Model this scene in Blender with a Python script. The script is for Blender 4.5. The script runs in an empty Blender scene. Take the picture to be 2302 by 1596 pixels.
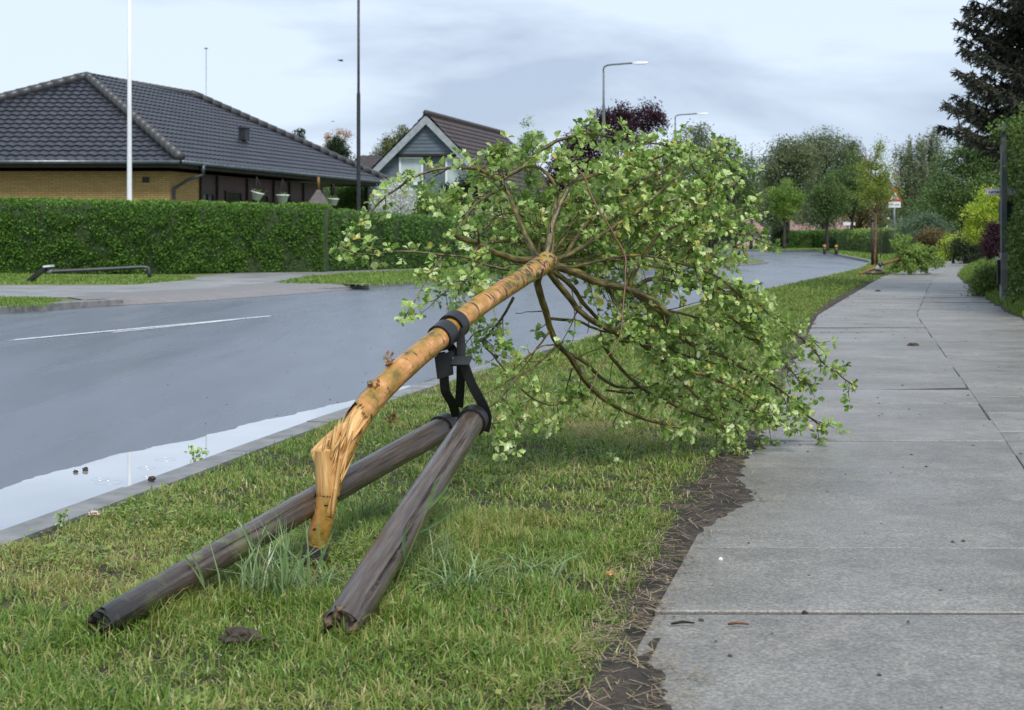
import bpy, bmesh, math, random
import numpy as np
from mathutils import Vector, Matrix, noise as mnoise

S = bpy.context.scene
COL = S.collection
rad = math.radians

# ------------------------------------------------------------------ camera, world, sun, exposure
F, CX, HY, EYE = 3300.0, 1151.0, 530.0, 1.0      # measured on the photo: focal length, horizon, eye height
cd = bpy.data.cameras.new("camera")
cam = bpy.data.objects.new("camera", cd)
COL.objects.link(cam)
cam.location = (0, 0, EYE)
cam.rotation_euler = (rad(90), 0, 0)
cd.sensor_width = 36
cd.lens = 36 * F / 2302
cd.shift_y = -268 / 2302
cd.clip_start = 0.1
cd.clip_end = 3000
cd.dof.use_dof = True
cd.dof.focus_distance = 5.5
cd.dof.aperture_fstop = 9.0
S.camera = cam

SUN_EL, SUN_ROT = rad(54), rad(155)
w = bpy.data.worlds.new("World")
S.world = w
w.use_nodes = True
nt = w.node_tree
nt.nodes.clear()
N = nt.nodes.new
out = N("ShaderNodeOutputWorld"); bg = N("ShaderNodeBackground")
sky = N("ShaderNodeTexSky"); sky.sky_type = 'NISHITA'; sky.sun_disc = False
sky.sun_elevation = SUN_EL; sky.sun_rotation = SUN_ROT
sky.air_density = 1.0; sky.dust_density = 1.5
tcn = N("ShaderNodeTexCoord"); mp = N("ShaderNodeMapping"); mp.inputs['Scale'].default_value = (1.0, 1.0, 4.2)
mp.inputs['Location'].default_value = (0.35, 0.2, 0.1)
n1 = N("ShaderNodeTexNoise"); n1.inputs['Scale'].default_value = 2.6; n1.inputs['Detail'].default_value = 7; n1.inputs['Roughness'].default_value = .5
n1.inputs['Distortion'].default_value = .5
rp = N("ShaderNodeValToRGB")
rp.color_ramp.elements[0].position = .40; rp.color_ramp.elements[0].color = (4.1, 5.0, 6.4, 1)
rp.color_ramp.elements[1].position = .575; rp.color_ramp.elements[1].color = (6.6, 7.6, 9.0, 1)
mx = N("ShaderNodeMix"); mx.data_type = 'RGBA'; mx.inputs[0].default_value = .92
L = nt.links.new
L(tcn.outputs['Generated'], mp.inputs['Vector']); L(mp.outputs[0], n1.inputs['Vector'])
L(n1.outputs['Fac'], rp.inputs[0]); L(sky.outputs[0], mx.inputs[6]); L(rp.outputs[0], mx.inputs[7])
L(mx.outputs[2], bg.inputs['Color']); bg.inputs['Strength'].default_value = .1
L(bg.outputs[0], out.inputs[0])

sd = bpy.data.lights.new("sun", 'SUN')
sd.energy = 2.5; sd.angle = rad(16); sd.color = (1, .97, .92)
sun = bpy.data.objects.new("sun", sd); COL.objects.link(sun)
sdir = Vector((math.sin(SUN_ROT) * math.cos(SUN_EL), math.cos(SUN_ROT) * math.cos(SUN_EL), math.sin(SUN_EL)))
sun.rotation_euler = (-sdir).to_track_quat('-Z', 'Y').to_euler()
sun.location = (20, -20, 40)

S.view_settings.view_transform = 'Standard'
S.view_settings.look = 'None'
S.view_settings.gamma = 1
S.view_settings.exposure = 0.32
S.cycles.max_bounces = 6
S.cycles.transparent_max_bounces = 8

# ------------------------------------------------------------------ helpers
random.seed(7)
RNG = np.random.default_rng(11)


def P(x, y, Y):                      # photo position (2302 px wide reading) + distance -> place in the world
    return Vector(((x - CX) * Y / F, Y, EYE + (HY - y) * Y / F))


def G(x, y, z=0.0):                  # the same for a point known to lie on the ground
    Y = F * (EYE - z) / (y - HY)
    return Vector(((x - CX) * Y / F, Y, z))


def lerp_tab(tab, t):
    if t <= tab[0][0]:
        a, b = tab[0], tab[1]
    elif t >= tab[-1][0]:
        a, b = tab[-2], tab[-1]
    else:
        for a, b in zip(tab, tab[1:]):
            if a[0] <= t <= b[0]:
                break
    k = (t - a[0]) / (b[0] - a[0])
    return a[1] + k * (b[1] - a[1])


def nz(x, y, z=0.0):
    return mnoise.noise(Vector((x, y, z)))


def spline(pts, step):
    pts = [Vector(p) for p in pts]
    out = []
    for i in range(len(pts) - 1):
        p0 = pts[max(i - 1, 0)]; p1 = pts[i]; p2 = pts[i + 1]; p3 = pts[min(i + 2, len(pts) - 1)]
        n = max(1, int((p2 - p1).length / step))
        for k in range(n):
            t = k / n
            out.append(.5 * ((2 * p1) + (p2 - p0) * t + (2 * p0 - 5 * p1 + 4 * p2 - p3) * t * t + (3 * p1 - p0 - 3 * p2 + p3) * t ** 3))
    out.append(pts[-1])
    return out


# ---- materials
def mat(name, cols, rough=.6, scale=4., stretch=(1, 1, 1), lo=.35, hi=.65, bump=0., bscale=40., bstretch=None, spec=.5,
        transl=0., tint=False, metal=0., rvar=0., detail=5., dist=0., coat=0., bdist=.01, mott=None, ior=1.5, rscale=None, rstretch=None):
    m = bpy.data.materials.new(name); m.use_nodes = True
    t = m.node_tree; t.nodes.clear(); N = t.nodes.new; L = t.links.new
    o = N("ShaderNodeOutputMaterial"); b = N("ShaderNodeBsdfPrincipled")
    a = N("ShaderNodeAttribute"); a.attribute_name = 'tc'
    mp = N("ShaderNodeMapping"); mp.inputs['Scale'].default_value = stretch
    L(a.outputs['Vector'], mp.inputs['Vector'])
    r = N("ShaderNodeValToRGB")
    el = r.color_ramp.elements
    while len(el) < len(cols):
        el.new(.5)
    for i, c in enumerate(cols):
        k = i / max(1, len(cols) - 1)
        el[i].position = lo + (hi - lo) * k
        el[i].color = (*c, 1)
    if tint:
        ta = N("ShaderNodeAttribute"); ta.attribute_name = 'tint'
        L(ta.outputs['Fac'], r.inputs[0])
        for i in range(len(cols)):
            el[i].position = i / max(1, len(cols) - 1)
    else:
        n = N("ShaderNodeTexNoise"); n.inputs['Scale'].default_value = scale; n.inputs['Detail'].default_value = detail
        n.inputs['Distortion'].default_value = dist
        L(mp.outputs[0], n.inputs['Vector']); L(n.outputs['Fac'], r.inputs[0])
    col = r.outputs[0]
    if mott:
        for (sc_, st_, lo_, hi_) in mott:
            mpm = N("ShaderNodeMapping"); mpm.inputs['Scale'].default_value = st_; L(a.outputs['Vector'], mpm.inputs['Vector'])
            nm = N("ShaderNodeTexNoise"); nm.inputs['Scale'].default_value = sc_; nm.inputs['Detail'].default_value = 5; nm.inputs['Roughness'].default_value = .6
            L(mpm.outputs[0], nm.inputs['Vector'])
            mm = N("ShaderNodeMapRange"); mm.inputs[1].default_value = .36; mm.inputs[2].default_value = .64; mm.inputs[3].default_value = lo_; mm.inputs[4].default_value = hi_
            L(nm.outputs['Fac'], mm.inputs[0])
            vm = N("ShaderNodeVectorMath"); vm.operation = 'SCALE'; L(col, vm.inputs[0]); L(mm.outputs[0], vm.inputs['Scale']); col = vm.outputs[0]
    L(col, b.inputs['Base Color'])
    b.inputs['Roughness'].default_value = rough
    b.inputs['Specular IOR Level'].default_value = spec
    b.inputs['Metallic'].default_value = metal
    b.inputs['IOR'].default_value = ior
    if coat:
        b.inputs['Coat Weight'].default_value = coat; b.inputs['Coat Roughness'].default_value = .12
    if rvar:
        n2 = N("ShaderNodeTexNoise"); n2.inputs['Scale'].default_value = rscale or scale * .6; n2.inputs['Detail'].default_value = 4
        mp2 = N("ShaderNodeMapping"); mp2.inputs['Scale'].default_value = rstretch or stretch
        L(a.outputs['Vector'], mp2.inputs['Vector']); L(mp2.outputs[0], n2.inputs['Vector'])
        mr = N("ShaderNodeMapRange"); mr.inputs[1].default_value = .3; mr.inputs[2].default_value = .7
        mr.inputs[3].default_value = max(.02, rough - rvar); mr.inputs[4].default_value = rough + rvar
        L(n2.outputs['Fac'], mr.inputs[0]); L(mr.outputs[0], b.inputs['Roughness'])
    if bump:
        n3 = N("ShaderNodeTexNoise"); n3.inputs['Scale'].default_value = bscale; n3.inputs['Detail'].default_value = 4
        mp3 = N("ShaderNodeMapping"); mp3.inputs['Scale'].default_value = bstretch or stretch
        L(a.outputs['Vector'], mp3.inputs['Vector']); L(mp3.outputs[0], n3.inputs['Vector'])
        bp = N("ShaderNodeBump"); bp.inputs['Strength'].default_value = bump; bp.inputs['Distance'].default_value = bdist
        L(n3.outputs['Fac'], bp.inputs['Height']); L(bp.outputs[0], b.inputs['Normal'])
    if transl:
        tr = N("ShaderNodeBsdfTranslucent"); L(r.outputs[0], tr.inputs['Color'])
        ms = N("ShaderNodeMixShader"); ms.inputs[0].default_value = transl
        L(b.outputs[0], ms.inputs[1]); L(tr.outputs[0], ms.inputs[2]); L(ms.outputs[0], o.inputs[0])
    else:
        L(b.outputs[0], o.inputs[0])
    m['bsdf'] = b.name
    return m


def brick_mat(name, c1, c2, mortar, bw, bh, gap, rough=.85, jitter=True):
    m = mat(name, [c1, c2], rough)
    t = m.node_tree; N = t.nodes.new; L = t.links.new
    b = t.nodes[m['bsdf']]
    a = N("ShaderNodeAttribute"); a.attribute_name = 'tc'
    br = N("ShaderNodeTexBrick")
    br.inputs['Color1'].default_value = (*c1, 1); br.inputs['Color2'].default_value = (*c2, 1); br.inputs['Mortar'].default_value = (*mortar, 1)
    br.inputs['Scale'].default_value = 1; br.inputs['Mortar Size'].default_value = gap
    br.inputs['Brick Width'].default_value = bw; br.inputs['Row Height'].default_value = bh
    L(a.outputs['Vector'], br.inputs['Vector'])
    L(br.outputs['Color'], b.inputs['Base Color'])
    return m


# ---- linking
BASE = {}


def tag(o, label=None, cat=None, group=None, kind=None):
    if label: o['label'] = label
    if cat: o['category'] = cat
    if group: o['group'] = group
    if kind: o['kind'] = kind
    return o


def thing(name, label, cat, base, group=None):
    o = bpy.data.objects.new(name, None)
    o.empty_display_size = .2
    o.location = base
    COL.objects.link(o)
    BASE[o.name] = Vector(base)
    return tag(o, label, cat, group)


def link(name, me, m, parent, base):
    o = bpy.data.objects.new(name, me)
    COL.objects.link(o)
    if m is not None:
        for k in (m if isinstance(m, (list, tuple)) else [m]):
            me.materials.append(k)
    if parent is not None:
        o.parent = parent
        BASE[o.name] = BASE[parent.name]
    else:
        o.location = base if base is not None else (0, 0, 0)
        BASE[o.name] = Vector(o.location)
    return o


def np_mesh(name, V, faces, m, parent=None, base=None, tint=None, tc=None, smooth=False):
    """faces: list of (n,k) int arrays"""
    V = np.asarray(V, dtype=np.float64)
    if tc is None:
        tc = V
    b = BASE[parent.name] if parent is not None else Vector(base if base is not None else (0, 0, 0))
    Vl = V - np.array(b)
    me = bpy.data.meshes.new(name)
    loops = np.concatenate([f.ravel() for f in faces]).astype(np.int32)
    tot = np.concatenate([np.full(len(f), f.shape[1]) for f in faces]).astype(np.int32)
    st = np.concatenate([[0], np.cumsum(tot)[:-1]]).astype(np.int32)
    me.vertices.add(len(Vl)); me.vertices.foreach_set('co', Vl.astype(np.float32).ravel())
    me.loops.add(len(loops)); me.loops.foreach_set('vertex_index', loops)
    me.polygons.add(len(tot)); me.polygons.foreach_set('loop_start', st); me.polygons.foreach_set('loop_total', tot)
    if smooth:
        me.polygons.foreach_set('use_smooth', np.ones(len(tot), dtype=bool))
    me.update(calc_edges=True); me.validate()
    at = me.attributes.new('tc', 'FLOAT_VECTOR', 'POINT'); at.data.foreach_set('vector', np.asarray(tc, dtype=np.float32).ravel())
    if tint is not None:
        at = me.attributes.new('tint', 'FLOAT', 'POINT'); at.data.foreach_set('value', np.asarray(tint, dtype=np.float32).ravel())
    return link(name, me, m, parent, base)


class MB:
    def __init__(s):
        s.v = []; s.f = []; s.tc = []; s.sm = []; s.mi = []; s.cur = 0

    def add(s, vs, fs, tcs=None, smooth=False):
        n = len(s.v)
        vs = [Vector(q) for q in vs]
        s.v += vs
        s.tc += [Vector(q) for q in (tcs if tcs is not None else vs)]
        for f in fs:
            s.f.append([n + i for i in f]); s.sm.append(smooth); s.mi.append(s.cur)
        return s

    def quad(s, a, b, c, d, tcs=None):
        return s.add([a, b, c, d], [(0, 1, 2, 3)], tcs)

    def box(s, c, size, rot=None, tcs=None):
        c = Vector(c); h = Vector(size) / 2
        vs = [Vector((i * h.x, j * h.y, k * h.z)) for i in (-1, 1) for j in (-1, 1) for k in (-1, 1)]
        if rot is not None:
            vs = [rot @ q for q in vs]
        vs = [c + q for q in vs]
        return s.add(vs, [(0, 1, 3, 2), (4, 6, 7, 5), (0, 4, 5, 1), (2, 3, 7, 6), (0, 2, 6, 4), (1, 5, 7, 3)])

    def bar(s, a, b, w, h, up=(0, 0, 1)):          # rectangular bar from a to b
        a = Vector(a); b = Vector(b); d = (b - a).normalized()
        up = Vector(up); sd = d.cross(up)
        if sd.length < 1e-4: sd = d.cross(Vector((1, 0, 0)))
        sd.normalize(); u = sd.cross(d)
        vs = []
        for p in (a, b):
            for i, j in ((-1, -1), (1, -1), (1, 1), (-1, 1)):
                vs.append(p + sd * i * w / 2 + u * j * h / 2)
        return s.add(vs, [(0, 1, 2, 3), (7, 6, 5, 4), (0, 4, 5, 1), (1, 5, 6, 2), (2, 6, 7, 3), (3, 7, 4, 0)])

    def ribbon(s, pts, w, t, wdir):                # flat strap along pts, wide along wdir, thick t
        pts = [Vector(p) for p in pts]; wd = Vector(wdir).normalized()
        vs = []; fs = []
        for i, p in enumerate(pts):
            d = (pts[min(i + 1, len(pts) - 1)] - pts[max(i - 1, 0)]).normalized()
            wv = (wd - d * wd.dot(d)).normalized(); n = d.cross(wv)
            for a_, b_ in ((-1, -1), (1, -1), (1, 1), (-1, 1)):
                vs.append(p + wv * a_ * w / 2 + n * b_ * t / 2)
        for i in range(len(pts) - 1):
            for k in range(4):
                fs.append((4 * i + k, 4 * i + (k + 1) % 4, 4 * i + 4 + (k + 1) % 4, 4 * i + 4 + k))
        e = 4 * (len(pts) - 1)
        fs += [(3, 2, 1, 0), (e, e + 1, e + 2, e + 3)]
        return s.add(vs, fs)

    def tube(s, pts, rs, n=8, cap=True, smooth=True, rfun=None, s0=0., keep=None, a0=0.):
        pts = [Vector(p) for p in pts]
        if not isinstance(rs, (list, tuple)): rs = [rs] * len(pts)
        if len(rs) == 2 and len(pts) > 2:
            rs = [rs[0] + (rs[1] - rs[0]) * i / (len(pts) - 1) for i in range(len(pts))]
        vs = []; tcs = []; fs = []
        d0 = (pts[1] - pts[0]).normalized()
        ref = Vector((0, 0, 1)) if abs(d0.z) < .9 else Vector((0, -1, 0))
        sd = d0.cross(ref).normalized()
        dist = s0
        angs = [a0 + 2 * math.pi * k / n for k in range(n)]
        for i, p in enumerate(pts):
            d = (pts[min(i + 1, len(pts) - 1)] - pts[max(i - 1, 0)]).normalized()
            sd = (sd - d * sd.dot(d)).normalized(); u = sd.cross(d)
            if i: dist += (p - pts[i - 1]).length
            for a in angs:
                r = rs[i] * (rfun(a, dist) if rfun else 1)
                vs.append(p + (sd * math.cos(a) + u * math.sin(a)) * r)
                tcs.append((math.cos(a) * rs[i], math.sin(a) * rs[i], dist))
        dist = s0
        for i in range(len(pts) - 1):
            dist += (pts[i + 1] - pts[i]).length
            for k in range(n):
                if keep is None or keep(angs[k] + math.pi / n, dist):
                    fs.append((i * n + k, i * n + (k + 1) % n, (i + 1) * n + (k + 1) % n, (i + 1) * n + k))
        if cap:
            fs.append(tuple(reversed(range(n))))
            e = (len(pts) - 1) * n
            fs.append(tuple(range(e, e + n)))
        return s.add(vs, fs, tcs, smooth)

    def lathe(s, c, prof, n=16, smooth=True):      # prof: (r, z)
        c = Vector(c); vs = []; fs = []
        for r, z in prof:
            for k in range(n):
                a = 2 * math.pi * k / n
                vs.append(c + Vector((r * math.cos(a), r * math.sin(a), z)))
        for i in range(len(prof) - 1):
            for k in range(n):
                fs.append((i * n + k, i * n + (k + 1) % n, (i + 1) * n + (k + 1) % n, (i + 1) * n + k))
        if prof[0][0] > 1e-4: fs.append(tuple(reversed(range(n))))
        if prof[-1][0] > 1e-4: fs.append(tuple(range((len(prof) - 1) * n, len(prof) * n)))
        return s.add(vs, fs, None, smooth)

    def sheet(s, poly, z=None):
        vs = [Vector((p[0], p[1], p[2] if z is None else z)) for p in poly]
        return s.add(vs, [tuple(range(len(vs)))])

    def prism(s, poly, off):                        # poly of 3D points extruded by vector off
        poly = [Vector(p) for p in poly]; n = len(poly); off = Vector(off)
        fs = [tuple(range(n)), tuple(reversed(range(n, 2 * n)))]
        fs += [(i, i + n, (i + 1) % n + n, (i + 1) % n) for i in range(n)]
        return s.add(poly + [p + off for p in poly], fs)

    def build(s, name, m, parent=None, base=None):
        b = BASE[parent.name] if parent is not None else Vector(base if base is not None else (0, 0, 0))
        me = bpy.data.meshes.new(name)
        me.from_pydata([q - b for q in s.v], [], s.f)
        me.polygons.foreach_set('use_smooth', s.sm)
        me.polygons.foreach_set('material_index', s.mi)
        at = me.attributes.new('tc', 'FLOAT_VECTOR', 'POINT')
        at.data.foreach_set('vector', np.array([tuple(q) for q in s.tc], dtype=np.float32).ravel())
        bm = bmesh.new(); bm.from_mesh(me); bmesh.ops.recalc_face_normals(bm, faces=bm.faces); bm.to_mesh(me); bm.free()
        me.update()
        return link(name, me, m, parent, base)


def copy_tree(o, parent=None, loc=None, rz=None, label=None):
    c = o.copy(); COL.objects.link(c)
    if parent is not None: c.parent = parent
    if loc is not None: c.location = loc
    if rz is not None: c.rotation_euler.z = rz
    if label: c['label'] = label
    for ch in o.children: copy_tree(ch, c)
    return c


# ---- scattering of leaf shapes
def norm(a):
    return a / np.maximum(np.linalg.norm(a, axis=-1, keepdims=True), 1e-9)


def frames(axis, up):
    axis = norm(axis); side = norm(np.cross(axis, up)); n = np.cross(side, axis)
    return np.stack([side, axis, n], axis=2)        # columns


def rand_dirs(n):
    return norm(RNG.normal(size=(n, 3)))


def scatter(name, T, TF, pos, R, s, m, parent=None, base=None, tint=None, extra=None, smooth=False):
    n, k = len(pos), len(T)
    V = np.einsum('nij,kj->nki', R, T) * np.asarray(s).reshape(n, 1, 1) + pos[:, None, :]
    V = V.reshape(-1, 3)
    off = (np.arange(n) * k)[:, None, None]
    F_ = [(np.asarray(f)[None] + off).reshape(-1, np.asarray(f).shape[1]) for f in TF]
    tn = np.repeat(tint if tint is not None else RNG.random(n), k)
    tc = V
    if extra is not None:                           # extra geometry of the same mesh: (V, list of faces, tint)
        e, ef, et = extra
        F_ += [np.asarray(f) + len(V) for f in ef]
        V = np.concatenate([V, e]); tn = np.concatenate([tn, et]); tc = V
    return np_mesh(name, V, F_, m, parent, base, tn, tc, smooth)


KITE = np.array([[0, 0, 0], [.42, .45, .06], [0, 1, -.05], [-.42, .45, .06]])
KITEF = [np.array([[0, 1, 2, 3]])]
_h = [(0, 0.0), (.30, .10), (.47, .31), (.58, .20), (.73, .42), (.84, .25), (1.0, .12)]
LOBE = np.array([[0, u, -.18 * u * u] for u, v in _h] + [[v, u - .02, .30 * v - .18 * u * u] for u, v in _h[1:]] + [[-v, u - .02, .30 * v - .18 * u * u] for u, v in _h[1:]])
LOBEF = [np.array([[i, i + 1, 6 + i + 1, 6 + i] for i in range(1, 6)] + [[i + 1, i, 12 + i, 12 + i + 1] for i in range(1, 6)]),
         np.array([[0, 1, 7], [1, 0, 13]])]
NEEDLE = np.array([[-.5, 0, 0], [.5, 0, 0], [.3, 1, 0], [-.3, 1, 0]])


def blades(pos, h, wd, lean, az, name, m, tint, parent=None, base=None, kink=0.):
    """grass: one bent blade per position"""
    n = len(pos)
    ts = np.array([0, .45, .8, 1.0]); ws = np.array([1, .85, .5, 0])
    d = np.stack([np.cos(az), np.sin(az), np.zeros(n)], 1)
    tw = az + RNG.normal(0, .7, n) + math.pi / 2
    sd = np.stack([np.cos(tw), np.sin(tw), np.zeros(n)], 1)
    rows = []
    for t, w_ in zip(ts, ws):
        c = pos + d * (h * lean * t ** 1.8)[:, None] + np.array([0, 0, 1.0])[None] * (h * (t - .45 * np.minimum(lean, 1.4) * t ** 2.4))[:, None]
        if w_ > 0:
            rows.append(c - sd * (wd * w_ / 2)[:, None]); rows.append(c + sd * (wd * w_ / 2)[:, None])
        else:
            rows.append(c)
    V = np.stack(rows, 1).reshape(-1, 3)
    o = (np.arange(n) * 7)[:, None]
    q = np.concatenate([o + np.array([[0, 1, 3, 2]]), o + np.array([[2, 3, 5, 4]])])
    t3 = o + np.array([[4, 5, 6]])
    return np_mesh(name, V, [q, t3], m, parent, base, np.repeat(tint, 7))


# ------------------------------------------------------------------ materials
M = {}
M['earth'] = mat('earth', [(.020, .020, .009), (.055, .047, .024)], .95, 9, bump=.4, bscale=60)
M['lawn'] = mat('lawn', [(.07, .11, .026), (.12, .16, .04), (.16, .16, .06)], .9, 2.5, lo=.3, hi=.75, bump=.5, bscale=50)
M['soil'] = mat('soil', [(.024, .019, .014), (.062, .048, .035), (.135, .10, .068)], .85, 14, lo=.35, hi=.75, bump=1, bscale=90, bdist=.02)
M['asphalt'] = mat('asphalt', [(.044, .051, .067), (.094, .108, .138), (.175, .195, .23)], .28, 190, lo=.3, hi=.75, mott=[(.5, (1.2, .10, 1), .84, 1.15), (2.5, (1.6, .3, 1), .88, 1.12)], rvar=.06, rscale=.9, rstretch=(1.3, .16, 1), bump=.16, bscale=210, bdist=.005, ior=2.3)
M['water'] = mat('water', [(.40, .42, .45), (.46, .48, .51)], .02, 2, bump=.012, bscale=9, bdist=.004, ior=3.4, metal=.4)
M['kerb'] = mat('kerb', [(.15, .15, .15), (.24, .24, .235)], .55, 8, bump=.5, bscale=90, bdist=.004, rvar=.1)
M['slab'] = mat('slab', [(.130, .124, .113), (.220, .208, .189), (.355, .333, .298)], .46, 110, lo=.3, hi=.76, mott=[(.7, (1, 1, 1), .80, 1.15), (5, (1, 1, 1), .86, 1.10), (16, (1, 1, 1), .90, 1.06)], bump=.35, bscale=160, bdist=.004, rvar=.12, rscale=2.5, detail=8)
M['joint'] = mat('joint', [(.012, .012, .010), (.035, .034, .026), (.07, .072, .05)], .85, 5, lo=.3, hi=.75)
M['brick_paving'] = brick_mat('brick_paving', (.185, .162, .155), (.225, .20, .19), (.16, .15, .145), .2, .1, .008, .45)
M['white_line'] = mat('white_line', [(.30, .31, .32), (.70, .71, .72), (.80, .81, .82)], .45, 22, lo=.30, hi=.62, rvar=.1)
M['grass'] = mat('grass', [(.048, .105, .014), (.120, .225, .030), (.210, .330, .055), (.330, .385, .095), (.50, .40, .18)], .36, tint=True, transl=.35, spec=.5)
M['grass_far'] = mat('grass_far', [(.075, .155, .018), (.145, .255, .032), (.225, .320, .055), (.34, .33, .10)], .5, tint=True, transl=.3)
M['reed'] = mat('reed', [(.11, .20, .065), (.19, .30, .11), (.31, .42, .21), (.42, .36, .20)], .3, tint=True, transl=.25, spec=.6)
M['straw'] = mat('straw', [(.12, .085, .05), (.28, .21, .12), (.36, .29, .18)], .6, tint=True)
M['leaf'] = mat('leaf', [(.120, .225, .030), (.285, .435, .090), (.44, .585, .18), (.64, .73, .39), (.57, .48, .08)], .34, tint=True, transl=.30, spec=.5)
M['red_leaf'] = mat('red_leaf', [(.25, .06, .03), (.35, .14, .05), (.22, .22, .06)], .4, tint=True, transl=.3)
M['limb'] = mat('limb', [(.014, .011, .004), (.082, .064, .016), (.24, .185, .045)], .32, 9, stretch=(8, 8, 2.2), lo=.3, hi=.68, bump=.4, bscale=30, rvar=.08)
M['red_twig'] = mat('red_twig', [(.09, .03, .015), (.19, .075, .035)], .4, 20)
M['stake'] = mat('stake', [(.034, .023, .016), (.080, .057, .042), (.140, .108, .086)], .30, 9, stretch=(11, 11, .75), detail=9, lo=.28, hi=.76, mott=[(6, (1, 1, .6), .85, 1.12)], coat=.25, bump=.5, bscale=12, bstretch=(14, 14, 1), bdist=.006, rvar=.1)
M['raw_wood'] = mat('raw_wood', [(.42, .20, .06), (.64, .36, .12), (.76, .50, .22)], .5, 10, stretch=(14, 14, 1), lo=.3, hi=.7, bump=.6, bscale=14, bstretch=(18, 18, 1), bdist=.004)
M['rubber'] = mat('rubber', [(.008, .008, .009), (.016, .016, .017)], .38, 12, bump=.2, bscale=200, bdist=.002)
M['rot'] = mat('rot', [(.008, .007, .006), (.03, .022, .016)], .8, 30, bump=1, bscale=60, bdist=.015)
M['wood_end'] = mat('wood_end', [(.025, .017, .012), (.07, .045, .028), (.26, .16, .085)], .6, 40, bump=.8, bscale=80, bdist=.006)
M['roof_tile'] = mat('roof_tile', [(.016, .018, .025), (.034, .037, .047)], .34, 1.2, rvar=.06, ior=1.55)
M['ridge_tile'] = mat('ridge_tile', [(.035, .037, .045), (.07, .07, .07), (.12, .11, .075)], .42, 5, lo=.35, hi=.75)
M['yellow_brick'] = brick_mat('yellow_brick', (.42, .26, .085), (.52, .34, .125), (.20, .14, .075), .24, .067, .008)
M['dark_board'] = mat('dark_board', [(.016, .011, .009), (.030, .020, .017)], .6, 3, stretch=(1, 1, 8))
M['brown_panel'] = mat('brown_panel', [(.055, .026, .024), (.085, .042, .038)], .6, 4)
M['frame_dark'] = mat('frame_dark', [(.02, .014, .012), (.03, .022, .018)], .5)
M['glass'] = mat('glass', [(.02, .025, .022), (.035, .04, .035)], .06, 1, ior=1.6)
M['gutter'] = mat('gutter', [(.09, .11, .13), (.15, .17, .19)], .35, 6, metal=.5)
M['pipe'] = mat('pipe', [(.03, .034, .04), (.05, .055, .065)], .4)
M['white_paint'] = mat('white_paint', [(.74, .76, .78), (.82, .83, .84)], .35)
M['white_plastic'] = mat('white_plastic', [(.72, .74, .78), (.80, .82, .85)], .4)
M['grey_board'] = mat('grey_board', [(.26, .29, .32), (.36, .395, .43)], .6, 4)
M['blue_siding'] = mat('blue_siding', [(.100, .130, .162), (.140, .175, .212)], .6, 2, stretch=(.5, .5, 4))
M['blind'] = mat('blind', [(.42, .49, .50), (.50, .57, .58)], .35)
M['brown_tile'] = mat('brown_tile', [(.042, .031, .031), (.075, .057, .056)], .6, 2)
M['pink_tile'] = mat('pink_tile', [(.28, .17, .15), (.38, .24, .21)], .7, 2)
M['pale_wall'] = mat('pale_wall', [(.42, .35, .30), (.5, .43, .37)], .8, 2)
M['black_metal'] = mat('black_metal', [(.014, .015, .018), (.03, .03, .034)], .42, 8)
M['grey_metal'] = mat('grey_metal', [(.22, .24, .26), (.34, .36, .38)], .38, 6, metal=.6)
M['lamp_metal'] = mat('lamp_metal', [(.10, .12, .12), (.16, .18, .18)], .4, 6)
M['green_pole'] = mat('green_pole', [(.07, .085, .08), (.13, .145, .14)], .45, 3, stretch=(4, 4, 1))
M['pole_base'] = mat('pole_base', [(.16, .16, .155), (.25, .25, .245)], .6, 8)
M['sign_white'] = mat('sign_white', [(.74, .76, .78), (.80, .82, .84)], .4)
M['sign_red'] = mat('sign_red', [(.50, .045, .020), (.60, .07, .03)], .4)
M['sign_ink'] = mat('sign_ink', [(.012, .012, .014), (.02, .02, .022)], .5)
M['yellow_band'] = mat('yellow_band', [(.62, .26, .02), (.75, .36, .04)], .4)
M['bird'] = mat('bird', [(.015, .015, .017), (.03, .03, .033)], .7)
M['shingle'] = mat('shingle', [(.085, .072, .070), (.13, .112, .11)], .7, 6)
M['rubble'] = mat('rubble', [(.03, .022, .016), (.08, .06, .045)], .9, 30, bump=.8, bscale=60)
M['petal'] = mat('petal', [(.60, .32, .36), (.70, .55, .55)], .5)
M['chip'] = mat('chip', [(.50, .22, .08), (.62, .34, .14)], .5, 20)
M['hedge_core'] = mat('hedge_core', [(.02, .036, .010), (.04, .066, .018)], .95, 8)
M['bark_far'] = mat('bark_far', [(.020, .016, .012), (.06, .048, .036)], .8, 6, stretch=(2, 2, .6))
M['bark_orange'] = mat('bark_orange', [(.13, .065, .02), (.28, .15, .045)], .55, 6, stretch=(3, 3, 1))
M['bark_birch'] = mat('bark_birch', [(.10, .09, .08), (.38, .36, .33)], .7, 3)


FOLI_GAIN = 1.75


def foli(name, a, b, c, tr=.3, rough=.55):
    a, b, c = [tuple(min(.8, v * FOLI_GAIN) for v in q) for q in (a, b, c)]
    M[name] = mat(name, [a, b, c], rough, tint=True, transl=tr, spec=.35)


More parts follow.
